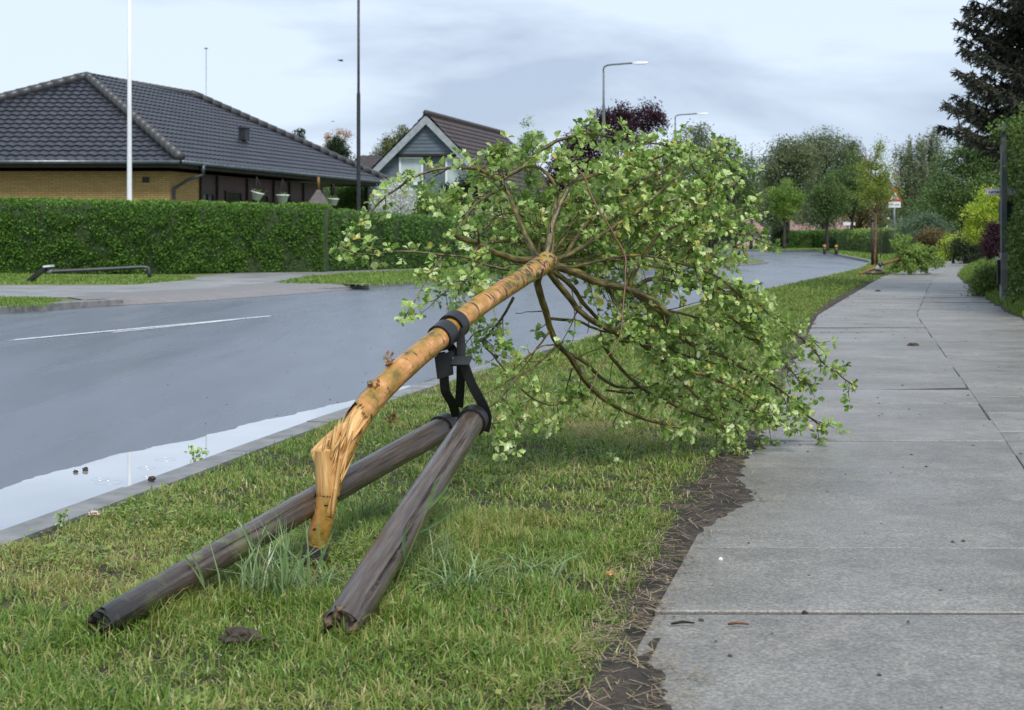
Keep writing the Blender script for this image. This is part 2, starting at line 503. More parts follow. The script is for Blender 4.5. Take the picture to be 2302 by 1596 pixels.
foli('f_hedge', (.032, .080, .012), (.064, .132, .020), (.125, .21, .042))
foli('f_hedge2', (.030, .080, .014), (.060, .125, .024), (.110, .185, .045))
foli('f_hedge_dark', (.012, .030, .008), (.026, .052, .014), (.055, .085, .022))
foli('f_hedge_bright', (.075, .140, .020), (.130, .210, .035), (.21, .28, .06))
foli('f_green', (.036, .066, .018), (.070, .114, .032), (.12, .170, .052))
foli('f_fresh', (.075, .130, .022), (.120, .190, .035), (.19, .26, .07))
foli('f_olive', (.056, .070, .022), (.098, .112, .038), (.15, .158, .06))
foli('f_grey', (.062, .080, .040), (.098, .122, .060), (.15, .170, .088))
foli('f_purple', (.016, .006, .010), (.031, .010, .017), (.055, .019, .027))
foli('f_yellow', (.15, .21, .018), (.26, .33, .035), (.36, .42, .07))
foli('f_dark', (.010, .022, .008), (.020, .036, .013), (.04, .060, .022))
foli('f_brown', (.060, .046, .018), (.10, .078, .030), (.14, .12, .045))
foli('f_conifer', (.018, .020, .012), (.040, .042, .026), (.08, .082, .058), tr=.1)
foli('f_blossom', (.24, .30, .18), (.52, .55, .50), (.72, .74, .72))
foli('f_orange', (.16, .075, .03), (.24, .12, .05), (.30, .18, .09))
foli('f_yellowgreen', (.085, .125, .020), (.14, .185, .030), (.22, .25, .05))
foli('f_ivy', (.026, .052, .012), (.066, .110, .022), (.15, .19, .045))
foli('f_teal', (.06, .10, .055), (.10, .145, .085), (.15, .20, .12))


# trunk bark: golden bark, coppery patches, dark cross bands, lichen towards the crown fork
def trunk_material():
    m = mat('golden_bark', [(.12, .085, .016), (.33, .195, .034), (.50, .225, .070), (.62, .36, .14)], .34, 5, stretch=(5, 5, 3), lo=.3, hi=.72, bump=.35, bscale=16, bdist=.008, rvar=.08)
    t = m.node_tree; N = t.nodes.new; L = t.links.new; b = t.nodes[m['bsdf']]
    src = b.inputs['Base Color'].links[0].from_socket
    a = N("ShaderNodeAttribute"); a.attribute_name = 'tc'

    def mask(scale, stretch, lo, hi):
        mp = N("ShaderNodeMapping"); mp.inputs['Scale'].default_value = stretch
        n = N("ShaderNodeTexNoise"); n.inputs['Scale'].default_value = scale; n.inputs['Detail'].default_value = 4
        r = N("ShaderNodeMapRange"); r.inputs[1].default_value = lo; r.inputs[2].default_value = hi
        L(a.outputs['Vector'], mp.inputs['Vector']); L(mp.outputs[0], n.inputs['Vector']); L(n.outputs['Fac'], r.inputs[0])
        return r.outputs[0]

    def mix(f, c1, col):
        x = N("ShaderNodeMix"); x.data_type = 'RGBA'
        L(f, x.inputs[0]); L(c1, x.inputs[6]); x.inputs[7].default_value = (*col, 1)
        return x.outputs[2]
    bands = mask(1, (9, 9, 40), .635, .675)
    lent = mask(1, (24, 24, 130), .61, .68)
    c = mix(bands, src, (.035, .030, .018))
    c = mix(lent, c, (.06, .04, .015))
    sx = N("ShaderNodeSeparateXYZ"); L(a.outputs['Vector'], sx.inputs[0])
    mr = N("ShaderNodeMapRange"); mr.inputs[1].default_value = 1.35; mr.inputs[2].default_value = 1.72
    L(sx.outputs[2], mr.inputs[0])
    ad = N("ShaderNodeMath"); ad.operation = 'MULTIPLY'
    L(mask(1, (38, 38, 60), .50, .56), ad.inputs[0]); L(mr.outputs[0], ad.inputs[1])
    c = mix(ad.outputs[0], c, (.028, .034, .026))
    ad2 = N("ShaderNodeMath"); ad2.operation = 'MULTIPLY'
    L(mask(1, (40, 40, 33), .56, .62), ad2.inputs[0]); L(mr.outputs[0], ad2.inputs[1])
    c = mix(ad2.outputs[0], c, (.24, .25, .06))
    L(c, b.inputs['Base Color'])
    return m


M['bark'] = trunk_material()
m_ = mat('stake_mossy', [(.032, .022, .016), (.076, .055, .042), (.130, .102, .084)], .30, 9, stretch=(11, 11, .75), detail=9, lo=.28, hi=.76, mott=[(6, (1, 1, .6), .85, 1.12)], coat=.25, bump=.5, bscale=12, bstretch=(14, 14, 1), bdist=.006, rvar=.1)
M['stake_mossy'] = m_
_t = m_.node_tree; _b = _t.nodes[m_['bsdf']]; _src = _b.inputs['Base Color'].links[0].from_socket
_a = _t.nodes.new("ShaderNodeAttribute"); _a.attribute_name = 'tc'
_n = _t.nodes.new("ShaderNodeTexNoise"); _n.inputs['Scale'].default_value = 16; _n.inputs['Detail'].default_value = 5
_t.links.new(_a.outputs['Vector'], _n.inputs['Vector'])
_sp = _t.nodes.new("ShaderNodeSeparateXYZ"); _t.links.new(_a.outputs['Vector'], _sp.inputs[0])
for lo_, hi_, th0, th1, col in ((.9, .25, .50, .62, (.13, .14, .045)), (.36, .02, .28, .42, (.014, .012, .011))):   # lichen and moss low down, black rot at the buried end
    _m1 = _t.nodes.new("ShaderNodeMapRange"); _m1.inputs[1].default_value = lo_; _m1.inputs[2].default_value = hi_
    _t.links.new(_sp.outputs[2], _m1.inputs[0])
    _m2 = _t.nodes.new("ShaderNodeMapRange"); _m2.inputs[1].default_value = th0; _m2.inputs[2].default_value = th1
    _t.links.new(_n.outputs['Fac'], _m2.inputs[0])
    _mu = _t.nodes.new("ShaderNodeMath"); _mu.operation = 'MULTIPLY'
    _t.links.new(_m1.outputs[0], _mu.inputs[0]); _t.links.new(_m2.outputs[0], _mu.inputs[1])
    _x = _t.nodes.new("ShaderNodeMix"); _x.data_type = 'RGBA'; _x.inputs[7].default_value = (*col, 1)
    _t.links.new(_mu.outputs[0], _x.inputs[0]); _t.links.new(_src, _x.inputs[6]); _src = _x.outputs[2]
_t.links.new(_src, _b.inputs['Base Color'])

# ------------------------------------------------------------------ ground, road, kerbs, path
ROAD_Z = -.10
NEAR_KERB = [(-9.0, -5.1), (-3, -3.35), (0, -2.682), (4.71, -1.64), (9.04, -.69), (15, .93), (22, 2.93), (27, 4.66), (44, 10.4), (59, 14.5), (80, 17.9)]


def kx(Y): return lerp_tab(NEAR_KERB, Y)


PATH_L = [(-6, -1.98), (0, -.546), (3.096, .196), (4.648, .562), (7.25, 1.184), (18.3, 3.81), (35.9, 9.07), (50, 14.0), (60, 17.6), (75, 22.5)]


def px(Y): return lerp_tab(PATH_L, Y)


near_curve = spline([(kx(y), y, 0) for y in (-9, -3, 0, 4.71, 9.04, 15, 22, 27, 35, 44, 52, 59, 70, 80)] + [(19.9, 92, 0), (19.4, 101, 0), (14, 106, 0), (0, 110, 0), (-60, 118, 0)], 1.0)
far_curve = spline([(-22, -16, 0), (-16, -2, 0), (-11, 12, 0), (-7.3, 21, 0), (-5.9, 24.2, 0), (-4.5, 27.7, 0), (-2.95, 31.3, 0), (-1.2, 35.6, 0), (2.6, 44, 0), (6.8, 50.5, 0), (9.9, 58, 0), (10.6, 65, 0), (9.3, 74, 0), (3, 82, 0), (-14, 87, 0), (-60, 92, 0)], 1.0)


def land(name, curve, closing):
    mb = MB()
    top = [Vector((p.x, p.y, -.012)) for p in curve] + [Vector(p) for p in closing]
    n = len(curve)
    mb.add(top, [tuple(range(len(top)))])
    mb.add([p for p in top[:n]] + [Vector((p.x, p.y, -.3)) for p in top[:n]], [(i, i + 1, n + i + 1, n + i) for i in range(n - 1)])
    o = mb.build(name, M['lawn'])
    bm = bmesh.new(); bm.from_mesh(o.data); bmesh.ops.triangulate(bm, faces=bm.faces); bm.to_mesh(o.data); bm.free()
    return tag(o, kind='structure')


MB().add([(-2500, -200, -.115), (2500, -200, -.115), (2500, 2600, -.115), (-2500, 2600, -.115)], [(0, 1, 2, 3)]).build('ground', M['earth'])['kind'] = 'structure'
land('ground', near_curve, [(-60, 700, -.012), (900, 700, -.012), (900, -30, -.012), (-5.1, -30, -.012)])
land('ground', far_curve, [(-700, 110, -.012), (-700, -60, -.012), (-22, -60, -.012)])

# road surface: a strip grid that follows both kerbs
mb = MB()
road_pts = []
for i in range(0, 141):
    Y = -12 + i * .9
    road_pts.append(Y)
mb.add([(-120, -40, ROAD_Z), (30, -40, ROAD_Z), (30, 125, ROAD_Z), (-120, 125, ROAD_Z)], [(0, 1, 2, 3)])
tag(mb.build('road', M['asphalt']), kind='structure')


def kerb(name, curve, side, wdt, top, stone=.9, i0=0, i1=None):
    mb = MB()
    pts = curve[i0:i1]
    for i in range(len(pts) - 1):
        a, b = pts[i], pts[i + 1]
        d = (b - a).normalized(); s = Vector((-d.y, d.x, 0)) * side
        g = d * .006
        a2, b2 = a + g, b - g
        zt = top + random.uniform(-.004, .004)
        ch = .012
        prof = [(0, -.25), (0, zt), (wdt - ch, zt), (wdt, zt - ch), (wdt, -.25)]
        vs = [q + s * u + Vector((0, 0, z)) for q in (a2, b2) for u, z in prof]
        fs = [(k, k + 1, 6 + k, 5 + k) for k in range(4)] + [(0, 1, 2, 3, 4), (9, 8, 7, 6, 5)]
        mb.add(vs, fs)
    return tag(mb.build(name, M['kerb']), kind='structure')


kerb('kerb', near_curve, 1, .145, .004)
fk0 = [i for i, p in enumerate(far_curve) if p.y > 22.6][0] + 1
fk1 = [i for i, p in enumerate(far_curve) if p.y > 31.7][0] - 3
kerb('kerb', far_curve, -1, .14, .002, i1=fk0)
kerb('kerb', far_curve, -1, .14, -.03, i0=fk1)

# shallow puddle lying in the gutter, with rain rings
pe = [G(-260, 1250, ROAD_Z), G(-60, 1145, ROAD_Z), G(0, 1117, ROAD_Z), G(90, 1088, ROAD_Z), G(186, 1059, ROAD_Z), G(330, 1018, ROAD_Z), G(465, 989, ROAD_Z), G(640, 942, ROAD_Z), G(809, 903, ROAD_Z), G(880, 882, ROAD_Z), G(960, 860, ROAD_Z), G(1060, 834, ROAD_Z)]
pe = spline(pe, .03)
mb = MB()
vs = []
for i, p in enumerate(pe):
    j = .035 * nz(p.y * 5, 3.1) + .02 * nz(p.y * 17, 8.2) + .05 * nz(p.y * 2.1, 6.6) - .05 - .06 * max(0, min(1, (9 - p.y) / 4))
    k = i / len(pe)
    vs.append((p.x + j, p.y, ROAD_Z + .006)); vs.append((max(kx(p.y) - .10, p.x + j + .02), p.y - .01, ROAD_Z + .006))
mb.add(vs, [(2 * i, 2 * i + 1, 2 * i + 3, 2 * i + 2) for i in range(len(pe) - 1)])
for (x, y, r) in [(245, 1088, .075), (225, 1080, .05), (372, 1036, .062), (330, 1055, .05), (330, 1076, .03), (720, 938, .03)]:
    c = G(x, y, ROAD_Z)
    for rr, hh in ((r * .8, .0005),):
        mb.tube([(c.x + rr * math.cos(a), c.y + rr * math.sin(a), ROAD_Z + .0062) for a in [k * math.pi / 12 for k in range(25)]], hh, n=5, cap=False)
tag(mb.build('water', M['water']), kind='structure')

# road markings: a long dash and a second line beside it
for pts, wd in (([G(20, 767, ROAD_Z), G(605, 712, ROAD_Z)], .15), ([G(250, 749, ROAD_Z), G(548, 718, ROAD_Z)], .12)):
    a, b = pts
    s = Vector((0, wd * 1.6, 0))
    mb = MB(); mb.add([a, b, b + s, a + s], [(0, 1, 2, 3)])
    for q in mb.v: q.z = ROAD_Z + .005
    tag(mb.build('road_marking', M['white_line']), kind='structure')


# far side: footpath, driveway crossing of small paving, verge
def sheet(name, pts, z, m):
    mb = MB(); mb.sheet([(q.x, q.y, z) for q in [G(x, y) for x, y in pts]])
    o = mb.build(name, m)
    bm = bmesh.new(); bm.from_mesh(o.data); bmesh.ops.triangulate(bm, faces=bm.faces); bm.to_mesh(o.data); bm.free()
    return tag(o, kind='structure')


M['far_path'] = mat('far_path', [(.20, .195, .19), (.30, .295, .285)], .4, 1.2, rvar=.12)
sheet('footpath', [(-300, 634), (0, 641), (300, 640), (440, 627), (440, 622), (520, 613.5), (640, 611), (830, 604), (1060, 596), (1280, 585), (1280, 589), (1060, 601), (830, 611), (700, 619), (610, 634), (500, 646), (300, 656), (150, 668), (0, 668), (-300, 676)], -.004, M['far_path'])
dc = [p for p in far_curve if 22.2 < p.y < 31.6]
nrm_ = []
for i, p in enumerate(dc):
    d = (dc[min(i + 1, len(dc) - 1)] - dc[max(i - 1, 0)]).normalized(); nrm_.append(Vector((-d.y, d.x, 0)))      # towards the houses
back = [G(x, y) for x, y in ((835, 640), (640, 636), (610, 634), (500, 646), (300, 656), (150, 668), (200, 676))]
mb = MB()
inn = [Vector((p.x, p.y, .003)) + q * .12 for p, q in zip(dc, nrm_)]
mb.add(inn + [Vector((p.x, p.y, .003)) for p in back], [tuple(range(len(inn) + len(back)))])
o = mb.build('driveway', M['brick_paving'])
bm = bmesh.new(); bm.from_mesh(o.data); bmesh.ops.triangulate(bm, faces=bm.faces); bm.to_mesh(o.data); bm.free()
o['kind'] = 'structure'
mb = MB(); vs = []
for p, q in zip(dc, nrm_): vs += [Vector((p.x, p.y, .003)) + q * .12, Vector((p.x, p.y, -.002)) - q * .02, Vector((p.x, p.y, ROAD_Z + .004)) - q * (.42 * min(1, .12 + len(vs) / 12, .12 + (4 * len(dc) - 4 - len(vs)) / 12)), Vector((p.x, p.y, ROAD_Z - .05)) + q * .12]
n_ = len(dc)
mb.add(vs, [(4 * i + k, 4 * i + k + 1, 4 * i + k + 5, 4 * i + k + 4) for i in range(n_ - 1) for k in (0, 1)] + [(0, 1, 2, 3), (4 * n_ - 4, 4 * n_ - 3, 4 * n_ - 2, 4 * n_ - 1)])
tag(mb.build('driveway', M['brick_paving']), kind='structure')

# verge soil with small humps
mb = MB()
rows = [1.6 + i * .05 for i in range(190)] + [11.1 + i * .35 for i in range(150)]
W = 46
vs = []
for Y in rows:
    x0, x1 = kx(Y) + .002, px(Y) + .05
    for k in range(W + 1):
        t = k / W
        x = x0 + (x1 - x0) * t
        e = min(1, t * 12)
        vs.append((x, Y, -.004 + e * (.022 * nz(x * 2.2, Y * 2.2) + .014 * nz(x * 7, Y * 7, 4) + .008)))
mb.add(vs, [(r * (W + 1) + k, r * (W + 1) + k + 1, (r + 1) * (W + 1) + k + 1, (r + 1) * (W + 1) + k) for r in range(len(rows) - 1) for k in range(W)], None, True)
tag(mb.build('lawn', M['earth']), kind='structure')


def vz(x, Y):
    return -.004 + .022 * nz(x * 2.2, Y * 2.2) + .014 * nz(x * 7, Y * 7, 4) + .008


# path of concrete slabs, every slab a little out of level, open joints
mb = MB()
TOPZ = .014


def slab(x0a, x1a, x0b, x1b, ya, yb):
    g = .0062
    dz = random.gauss(.0006, .0012); tx = random.gauss(0, .0010); ty = random.gauss(0, .0014)
    if random.random() < .16: ty += random.choice((-1, 1)) * .004
    h_ = .0022
    c = [(x0a + h_, ya + g), (x1a - h_, ya + g), (x1b - h_, yb - g), (x0b + h_, yb - g)]
    sx = (-1, 1, 1, -1); sy = (-1, -1, 1, 1)
    cx = sum(p[0] for p in c) / 4; cy = sum(p[1] for p in c) / 4
    zt = [TOPZ + dz + tx * sx[k] + ty * sy[k] for k in range(4)]
    inn = [Vector((p[0] - .004 * sx[k], p[1] - .004 * sy[k], zt[k])) for k, p in enumerate(c)]
    mid = [Vector((p[0], p[1], zt[k] - .004)) for k, p in enumerate(c)]
    low = [Vector((p[0], p[1], -.03)) for p in c]
    off = Vector((random.uniform(0, 50), random.uniform(0, 50), random.uniform(0, 9)))
    vs = inn + mid + low
    mb.add(vs, [(0, 1, 2, 3)] + [(4 + k, 4 + (k + 1) % 4, (k + 1) % 4, k) for k in range(4)] + [(8 + k, 8 + (k + 1) % 4, 4 + (k + 1) % 4, 4 + k) for k in range(4)], [q + off for q in vs])


Y = 3.84 - 8 * .8
for r in range(95):
    a = Y + .8 * r; b = a + .8
    j = .006 * math.sin(r * 2.3)
    slab(px(a), px(a) + 1.235 + j, px(b), px(b) + 1.235 + j, a, b)
    a2, b2 = a + .36, b + .36
    x2a, x2b = px(a2) + 1.235, px(b2) + 1.235
    slab(x2a, x2a + 1.235, x2b, x2b + 1.235, a2, b2)
    if a2 < 13.5:
        slab(x2a + 1.235, x2a + 2.47, x2b + 1.235, x2b + 2.47, a2 + .2, b2 + .2)
tag(mb.build('path', M['slab']), kind='structure')

mb = MB(); vs = []
ys_ = [1.4 + i * .5 for i in range(150)]
for Y in ys_:
    vs += [(px(Y) + .01, Y, TOPZ - .0045), (px(Y) + 1.235, Y, TOPZ - .0045), (px(Y) + (2.45 if Y > 13.5 else 4.9), Y, TOPZ - .0045)]
mb.add(vs, [(3 * i + k, 3 * i + k + 1, 3 * i + k + 4, 3 * i + k + 3) for i in range(len(ys_) - 1) for k in (0, 1)])
tag(mb.build('path_joints', M['joint']), kind='structure')

# bare soil creeping over the edge of the path
EDGE = [(1.5, .12), (2.5, .15), (3.1, .17), (3.3, .12), (3.42, .05), (3.55, -.01), (4.65, -.015), (4.95, .05), (5.4, .16), (5.75, .10), (6.3, .06), (7, .09), (9, .05), (11, .05), (14, .03), (18, .0), (40, -.02)]
SOIL_L = [(1.5, -.30), (3.096, .09), (3.4, .17), (3.793, .295), (4.125, .36), (4.714, .455), (5.5, .60), (6.47, .85), (7.25, 1.12), (8.92, 1.49), (12.2, 2.22), (16.1, 3.15), (22.8, 4.95), (34.7, 8.66), (50, 13.95)]
mb = MB()
rows = [1.6 + i * .025 for i in range(300)] + [9.1 + i * .15 for i in range(190)]
W = 44
vs = []
for Y in rows:
    xe = px(Y) + lerp_tab(EDGE, Y) + .035 * nz(Y * 3.1, 1.7) + .03 * nz(Y * 9, 5.5)
    x0 = min(lerp_tab(SOIL_L, Y), xe) - .12
    x1 = max(xe, px(Y)) + .16
    for k in range(W + 1):
        x = x0 + (x1 - x0) * k / W
        tl = lerp_tab(SOIL_L, Y) + .03 * nz(Y * 6, 12); tt = max(0, min(1, (x - tl) / max(.05, (xe - .06 - tl) * .7))); z = .004 + .024 * tt * tt * (3 - 2 * tt) + .012 * nz(x * 13, Y * 13, 2) + .008 * nz(x * 31, Y * 31, 7) - max(0, x - xe + .06) * .34
        z -= max(0, tl - x) * .30
        vs.append((x, Y, max(z, -.02)))
mb.add(vs, [(r * (W + 1) + k, r * (W + 1) + k + 1, (r + 1) * (W + 1) + k + 1, (r + 1) * (W + 1) + k) for r in range(len(rows) - 1) for k in range(W)], None, True)
tag(mb.build('soil', M['soil']), kind='structure')

# ------------------------------------------------------------------ grass
def clump(x, y, s=1.0, k=0.0):
    return .5 + .5 * nz(x * s, y * s, k)


def verge_grass(n, y0, y1, h0, h1, wd, name, m='grass'):
    pos, hs, tn = [], [], []
    tries = 0
    while len(pos) < n and tries < n * 6:
        tries += 1
        Y = y0 + (y1 - y0) * random.random()
        a, b = kx(Y) + .02 + .03 * nz(Y * 6, 2), lerp_tab(SOIL_L, Y) + .05 * nz(Y * 5, 9) + .06 * nz(Y * 19, 2) + .055
        if random.random() < .05: b = px(Y) + lerp_tab(EDGE, Y) * .6
        xl, xr = -1.42 * Y / 4 - .25, 1.45 * Y / 4 + .3
        x = a + (b - a) * random.random()
        if x < xl: continue
        d = max(0, clump(x, Y, 1.6) * .9 + clump(x, Y, 5, 3) * .9 - .32)
        edge = min(1, (b - x) / .09, (x - a) / .06 + .25)
        sx, sy = CX + F * x / Y, HY + F / Y
        tall = 1.0
        for (ax_, ay_, bx_, by_) in ((-1.05, 3.75, -.25, 5.2), (-.40, 3.66, -.13, 4.95), (.0, 3.9, .25, 4.2)):
            vx, vy = bx_ - ax_, by_ - ay_; tt = max(0, min(1, ((x - ax_) * vx + (Y - ay_) * vy) / (vx * vx + vy * vy)))
            dd = math.hypot(x - ax_ - vx * tt, Y - ay_ - vy * tt)
            if dd < .28: tall = max(tall, 1 + 1.1 * (1 - dd / .28))
        bare = 0
        if ((sx - 1400) / 170) ** 2 + ((sy - 1310) / 45) ** 2 < 1: bare = .7
        if ((sx - 720) / 90) ** 2 + ((sy - 1290) / 55) ** 2 < 1: bare = .6
        if ((sx - 90) / 260) ** 2 + ((sy - 1330) / 60) ** 2 < 1: bare = .55
        if ((sx - 380) / 190) ** 2 + ((sy - 1520) / 40) ** 2 < 1: bare = .45
        if random.random() > (.16 + d) * max(.08, edge) * (1 - bare): continue
        dry = clump(x, Y, 1.1, 7) * .8 + clump(x, Y, 4, 17) * .4
        t = random.gauss(.42, .18) + (1.3 * (dry - .56) if dry > .56 else 0) + bare * .25
        if random.random() < .09 + .5 * max(0, dry - .5): t = random.uniform(.85, 1)
        sl_ = max(0, min(1, (x - lerp_tab(SOIL_L, Y)) / .2))
        if sl_ > .6 and clump(x, Y, 9, 40) < .56: continue
        pos.append((x, Y, vz(x, Y) - .004 + .018 * sl_)); tn.append(min(1, max(0, t)))
        hs.append((h0 + (h1 - h0) * random.random() ** 1.6) * (.5 + .85 * d) * (.55 + .45 * max(0, edge)) * tall)
    pos = np.array(pos); n = len(pos)
    return blades(pos, np.array(hs), np.abs(RNG.normal(wd, wd * .3, n)) + .0008, np.abs(RNG.normal(.75, .45, n)), RNG.random(n) * 6.28, name, M[m], np.array(tn))


def field_grass(name, pts, n, h, wd, m='grass_far'):
    """blades over a ground polygon given in photo readings"""
    poly = [G(x, y) for x, y in pts]
    xs = [p.x for p in poly]; ys = [p.y for p in poly]

    def inside(x, y):
        c = False
        for i in range(len(poly)):
            a, b = poly[i], poly[i - 1]
            if (a.y > y) != (b.y > y) and x < (b.x - a.x) * (y - a.y) / (b.y - a.y) + a.x: c = not c
        return c
    pos = []; tn = []
    while len(pos) < n:
        x = random.uniform(min(xs), max(xs)); y = random.uniform(min(ys), max(ys))
        if inside(x, y):
            pos.append((x, y, -.012)); tn.append(min(1, max(0, random.gauss(.45, .18) + .35 * (clump(x, y, .7) - .5))))
    pos = np.array(pos)
    return blades(pos, RNG.uniform(h * .6, h * 1.2, n), RNG.uniform(wd * .7, wd * 1.3, n), np.abs(RNG.normal(.5, .3, n)), RNG.random(n) * 6.28, name, M[m], np.array(tn))


tag(verge_grass(80000, 2.6, 5.2, .018, .052, .0030, 'grass'), 'short wet mown grass with dry brown blades on the verge beside the path', 'grass', kind='stuff')
tag(verge_grass(80000, 5.2, 11, .020, .054, .0042, 'grass'), 'grass under and beyond the broken tree', 'grass', kind='stuff')
tag(verge_grass(52000, 11, 26, .03, .07, .0085, 'grass', 'grass_far'), 'green verge grass narrowing between road and path', 'grass', kind='stuff')
tag(verge_grass(26000, 26, 58, .04, .08, .02, 'grass', 'grass_far'), 'distant verge grass by the bend', 'grass', kind='stuff')
tag(field_grass('grass', [(-900, 612), (0, 615), (200, 620), (380, 618), (440, 624), (420, 630), (300, 638), (0, 639), (-900, 634)], 20000, .07, .022), 'grass strip in front of the clipped hedge across the road', 'grass', kind='stuff')
tag(field_grass('grass', [(620, 637), (700, 620), (830, 612), (1000, 604), (1160, 598), (1300, 590), (1560, 575), (1600, 577), (1300, 601), (1045, 631), (850, 642)], 14000, .08, .026), 'long grass verge across the road', 'grass', kind='stuff')
tag(field_grass('grass', [(-60, 669), (0, 669), (100, 670), (140, 676), (100, 687), (0, 689), (-60, 692)], 3500, .06, .014), 'small grass patch at the driveway kerb', 'grass', kind='stuff')
tag(field_grass('grass', [(1600, 579), (1640, 574), (1680, 578), (1684, 583), (1640, 590), (1590, 598), (1500, 605)], 5000, .08, .03), 'grass at the far kerb by the bollards', 'grass', kind='stuff')
tag(field_grass('grass', [(1700, 558), (1900, 560), (2040, 570), (2060, 578), (1990, 588), (1890, 571), (1830, 563.5), (1700, 560)], 6000, .09, .06), 'grass by the bend in front of the far hedges', 'grass', kind='stuff')

# taller grass at the foot of the hedge beside the path
BANK = [(13, 2.65), (14.5, 2.5), (18, 2.42), (22, 2.22), (30, 1.95), (40, 1.7), (50, 1.5)]
mb = MB(); vs = []
rows = [12.6 + i * .3 for i in range(130)]
for Y in rows:
    e = px(Y) + lerp_tab(BANK, Y) + .08 * nz(Y * 1.6, 4) + (max(0, 14.2 - Y) * .5)
    for k, (u, z) in enumerate(((-.1, -.02), (.06, .028), (.5, .06), (1.2, .10), (3, .12))): vs.append((e + u, Y, z + .02 * nz(Y * 2, u * 3)))
mb.add(vs, [(5 * r + k, 5 * r + k + 1, 5 * r + 6 + k, 5 * r + 5 + k) for r in range(len(rows) - 1) for k in range(4)], None, True)
tag(mb.build('bank', M['soil']), kind='structure')
pos = []; hs = []; tn = []
while len(pos) < 20000:
    Y = random.uniform(13.5, 46); e = px(Y) + lerp_tab(BANK, Y) + .08 * nz(Y * 1.6, 4) + max(0, 14.2 - Y) * .5 + .05
    x = e + abs(random.gauss(0, .6))
    d = min(1, (x - e) / .6)
    pos.append((x, Y, .02 + .06 * min(1, x - e))); hs.append(random.uniform(.05, .14) + d * random.uniform(.04, .28)); tn.append(min(1, max(0, random.gauss(.42, .2))))
n = len(pos)
tag(blades(np.array(pos), np.array(hs), RNG.uniform(.006, .014, n), np.abs(RNG.normal(.5, .3, n)), RNG.random(n) * 6.28, 'grass', M['grass_far'], np.array(tn)), 'long unmown grass along the hedge side of the path', 'grass', kind='stuff')

n = 420
pos = []
for i in range(n):
    Y = 4.2 + 24 * random.random() ** 1.4
    x = kx(Y) - .16 - abs(random.gauss(0, .35)) if random.random() < .5 else kx(Y) - .2 - 6 * random.random()
    pos.append((x, Y, ROAD_Z + .003))
PEB0 = np.array([[-.5, -.4, -.2], [.5, -.35, -.2], [.45, .4, -.2], [-.4, .45, -.2], [.1, 0, .16]])
ax = rand_dirs(n); ax[:, 2] = 0
tag(scatter('grit', PEB0, [np.array([[0, 1, 4], [1, 2, 4], [2, 3, 4], [3, 0, 4]])], np.array(pos), frames(ax, np.tile([0, 0, 1.0], (n, 1))), RNG.uniform(.004, .011, n) * (1 + .04 * np.array(pos)[:, 1]), M['rubble']), 'scattered grit on the wet road along the kerb', 'grit', kind='stuff')

# flat broad weeds between the blades
n = 1500
pos = []
while len(pos) < n:
    Y = random.uniform(3, 7.5); x = random.uniform(kx(Y) + .05, lerp_tab(SOIL_L, Y) - .05)
    if clump(x, Y, 2.3, 31) > .52: pos.append((x, Y, vz(x, Y) + random.uniform(.006, .03)))
while len(pos) < n + 2600:
    cx_, cy_, rx_, ry_ = random.choice(((620, 1255, 75, 40), (800, 1270, 70, 45), (420, 1235, 120, 60), (330, 1180, 110, 40), (900, 1350, 50, 50), (150, 1270, 120, 50)))
    g = G(random.gauss(cx_, rx_ * .55), max(1100, random.gauss(cy_, ry_ * .55)))
    if g.x > kx(g.y) + .03: pos.append((g.x, g.y, vz(g.x, g.y) + abs(random.gauss(.015, .022))))
n = len(pos)
ax = rand_dirs(n); ax[:, 2] *= .25
up = np.tile([0, 0, 1.0], (n, 1)) + .35 * rand_dirs(n)
tag(scatter('weeds', KITE, KITEF, np.array(pos), frames(ax, up), RNG.uniform(.009, .022, n), M['grass'], tint=RNG.uniform(.25, .8, n)), 'small flat clover and weed leaves among the grass', 'weeds', kind='stuff')

# straw and needles lying on the soil
n = 2600
pos = []
while len(pos) < n:
    Y = 2.8 + 9 * random.random() ** 1.5
    a, b = lerp_tab(SOIL_L, Y) - .05, px(Y) + lerp_tab(EDGE, Y) + .05
    if b - a < .02: continue
    x = a + (b - a) * random.random()
    pos.append((x, Y, .036 if x < px(Y) else .03))
az = RNG.random(n) * 6.28
ax = np.stack([np.cos(az), np.sin(az), RNG.normal(0, .1, n)], 1)
st = NEEDLE * np.array([.05, 1, 1])
tag(scatter('straw', st, KITEF, np.array(pos), frames(ax, np.tile([0, 0, 1.0], (n, 1))), RNG.uniform(.02, .07, n), M['straw']), 'dry straw and plant litter on the bare soil by the path', 'litter', kind='stuff')

# crumbs of soil and twig on the path
n = 420
mbx = []
pos = []
for i in range(n):
    Y = 3 + 27 * random.random() ** 1.3
    x = px(Y) + (.05 + 2.4 * random.random() ** 1.5)
    pos.append((x, Y, TOPZ + .004))
PEB = np.array([[-.5, -.4, -.2], [.5, -.35, -.2], [.45, .4, -.2], [-.4, .45, -.2], [.12, .05, .12]])
PEBF = [np.array([[0, 1, 4], [1, 2, 4], [2, 3, 4], [3, 0, 4]])]
ax = rand_dirs(n); ax[:, 2] = 0
tag(scatter('debris', PEB, PEBF, np.array(pos), frames(ax, np.tile([0, 0, 1.0], (n, 1))), RNG.uniform(.004, .013, n) * (1 + .05 * np.array(pos)[:, 1]), M['rubble']), 'scattered soil crumbs on the wet path', 'litter', kind='stuff')

# ------------------------------------------------------------------ the broken young tree
def z2(x, y): return (719 + x / 2.844, 180 + y / 2.844)
def z4(x, y): return (755 + x / 3.412, 252 + y / 3.412)
def z5(x, y): return (1205 + x / 3.2, 252 + y / 3.2)
def z6(x, y): return (989 + x / 2.415, 629 + y / 2.415)
def z7(x, y): return (629.5 + x / 2.772, 683.5 + y / 2.772)


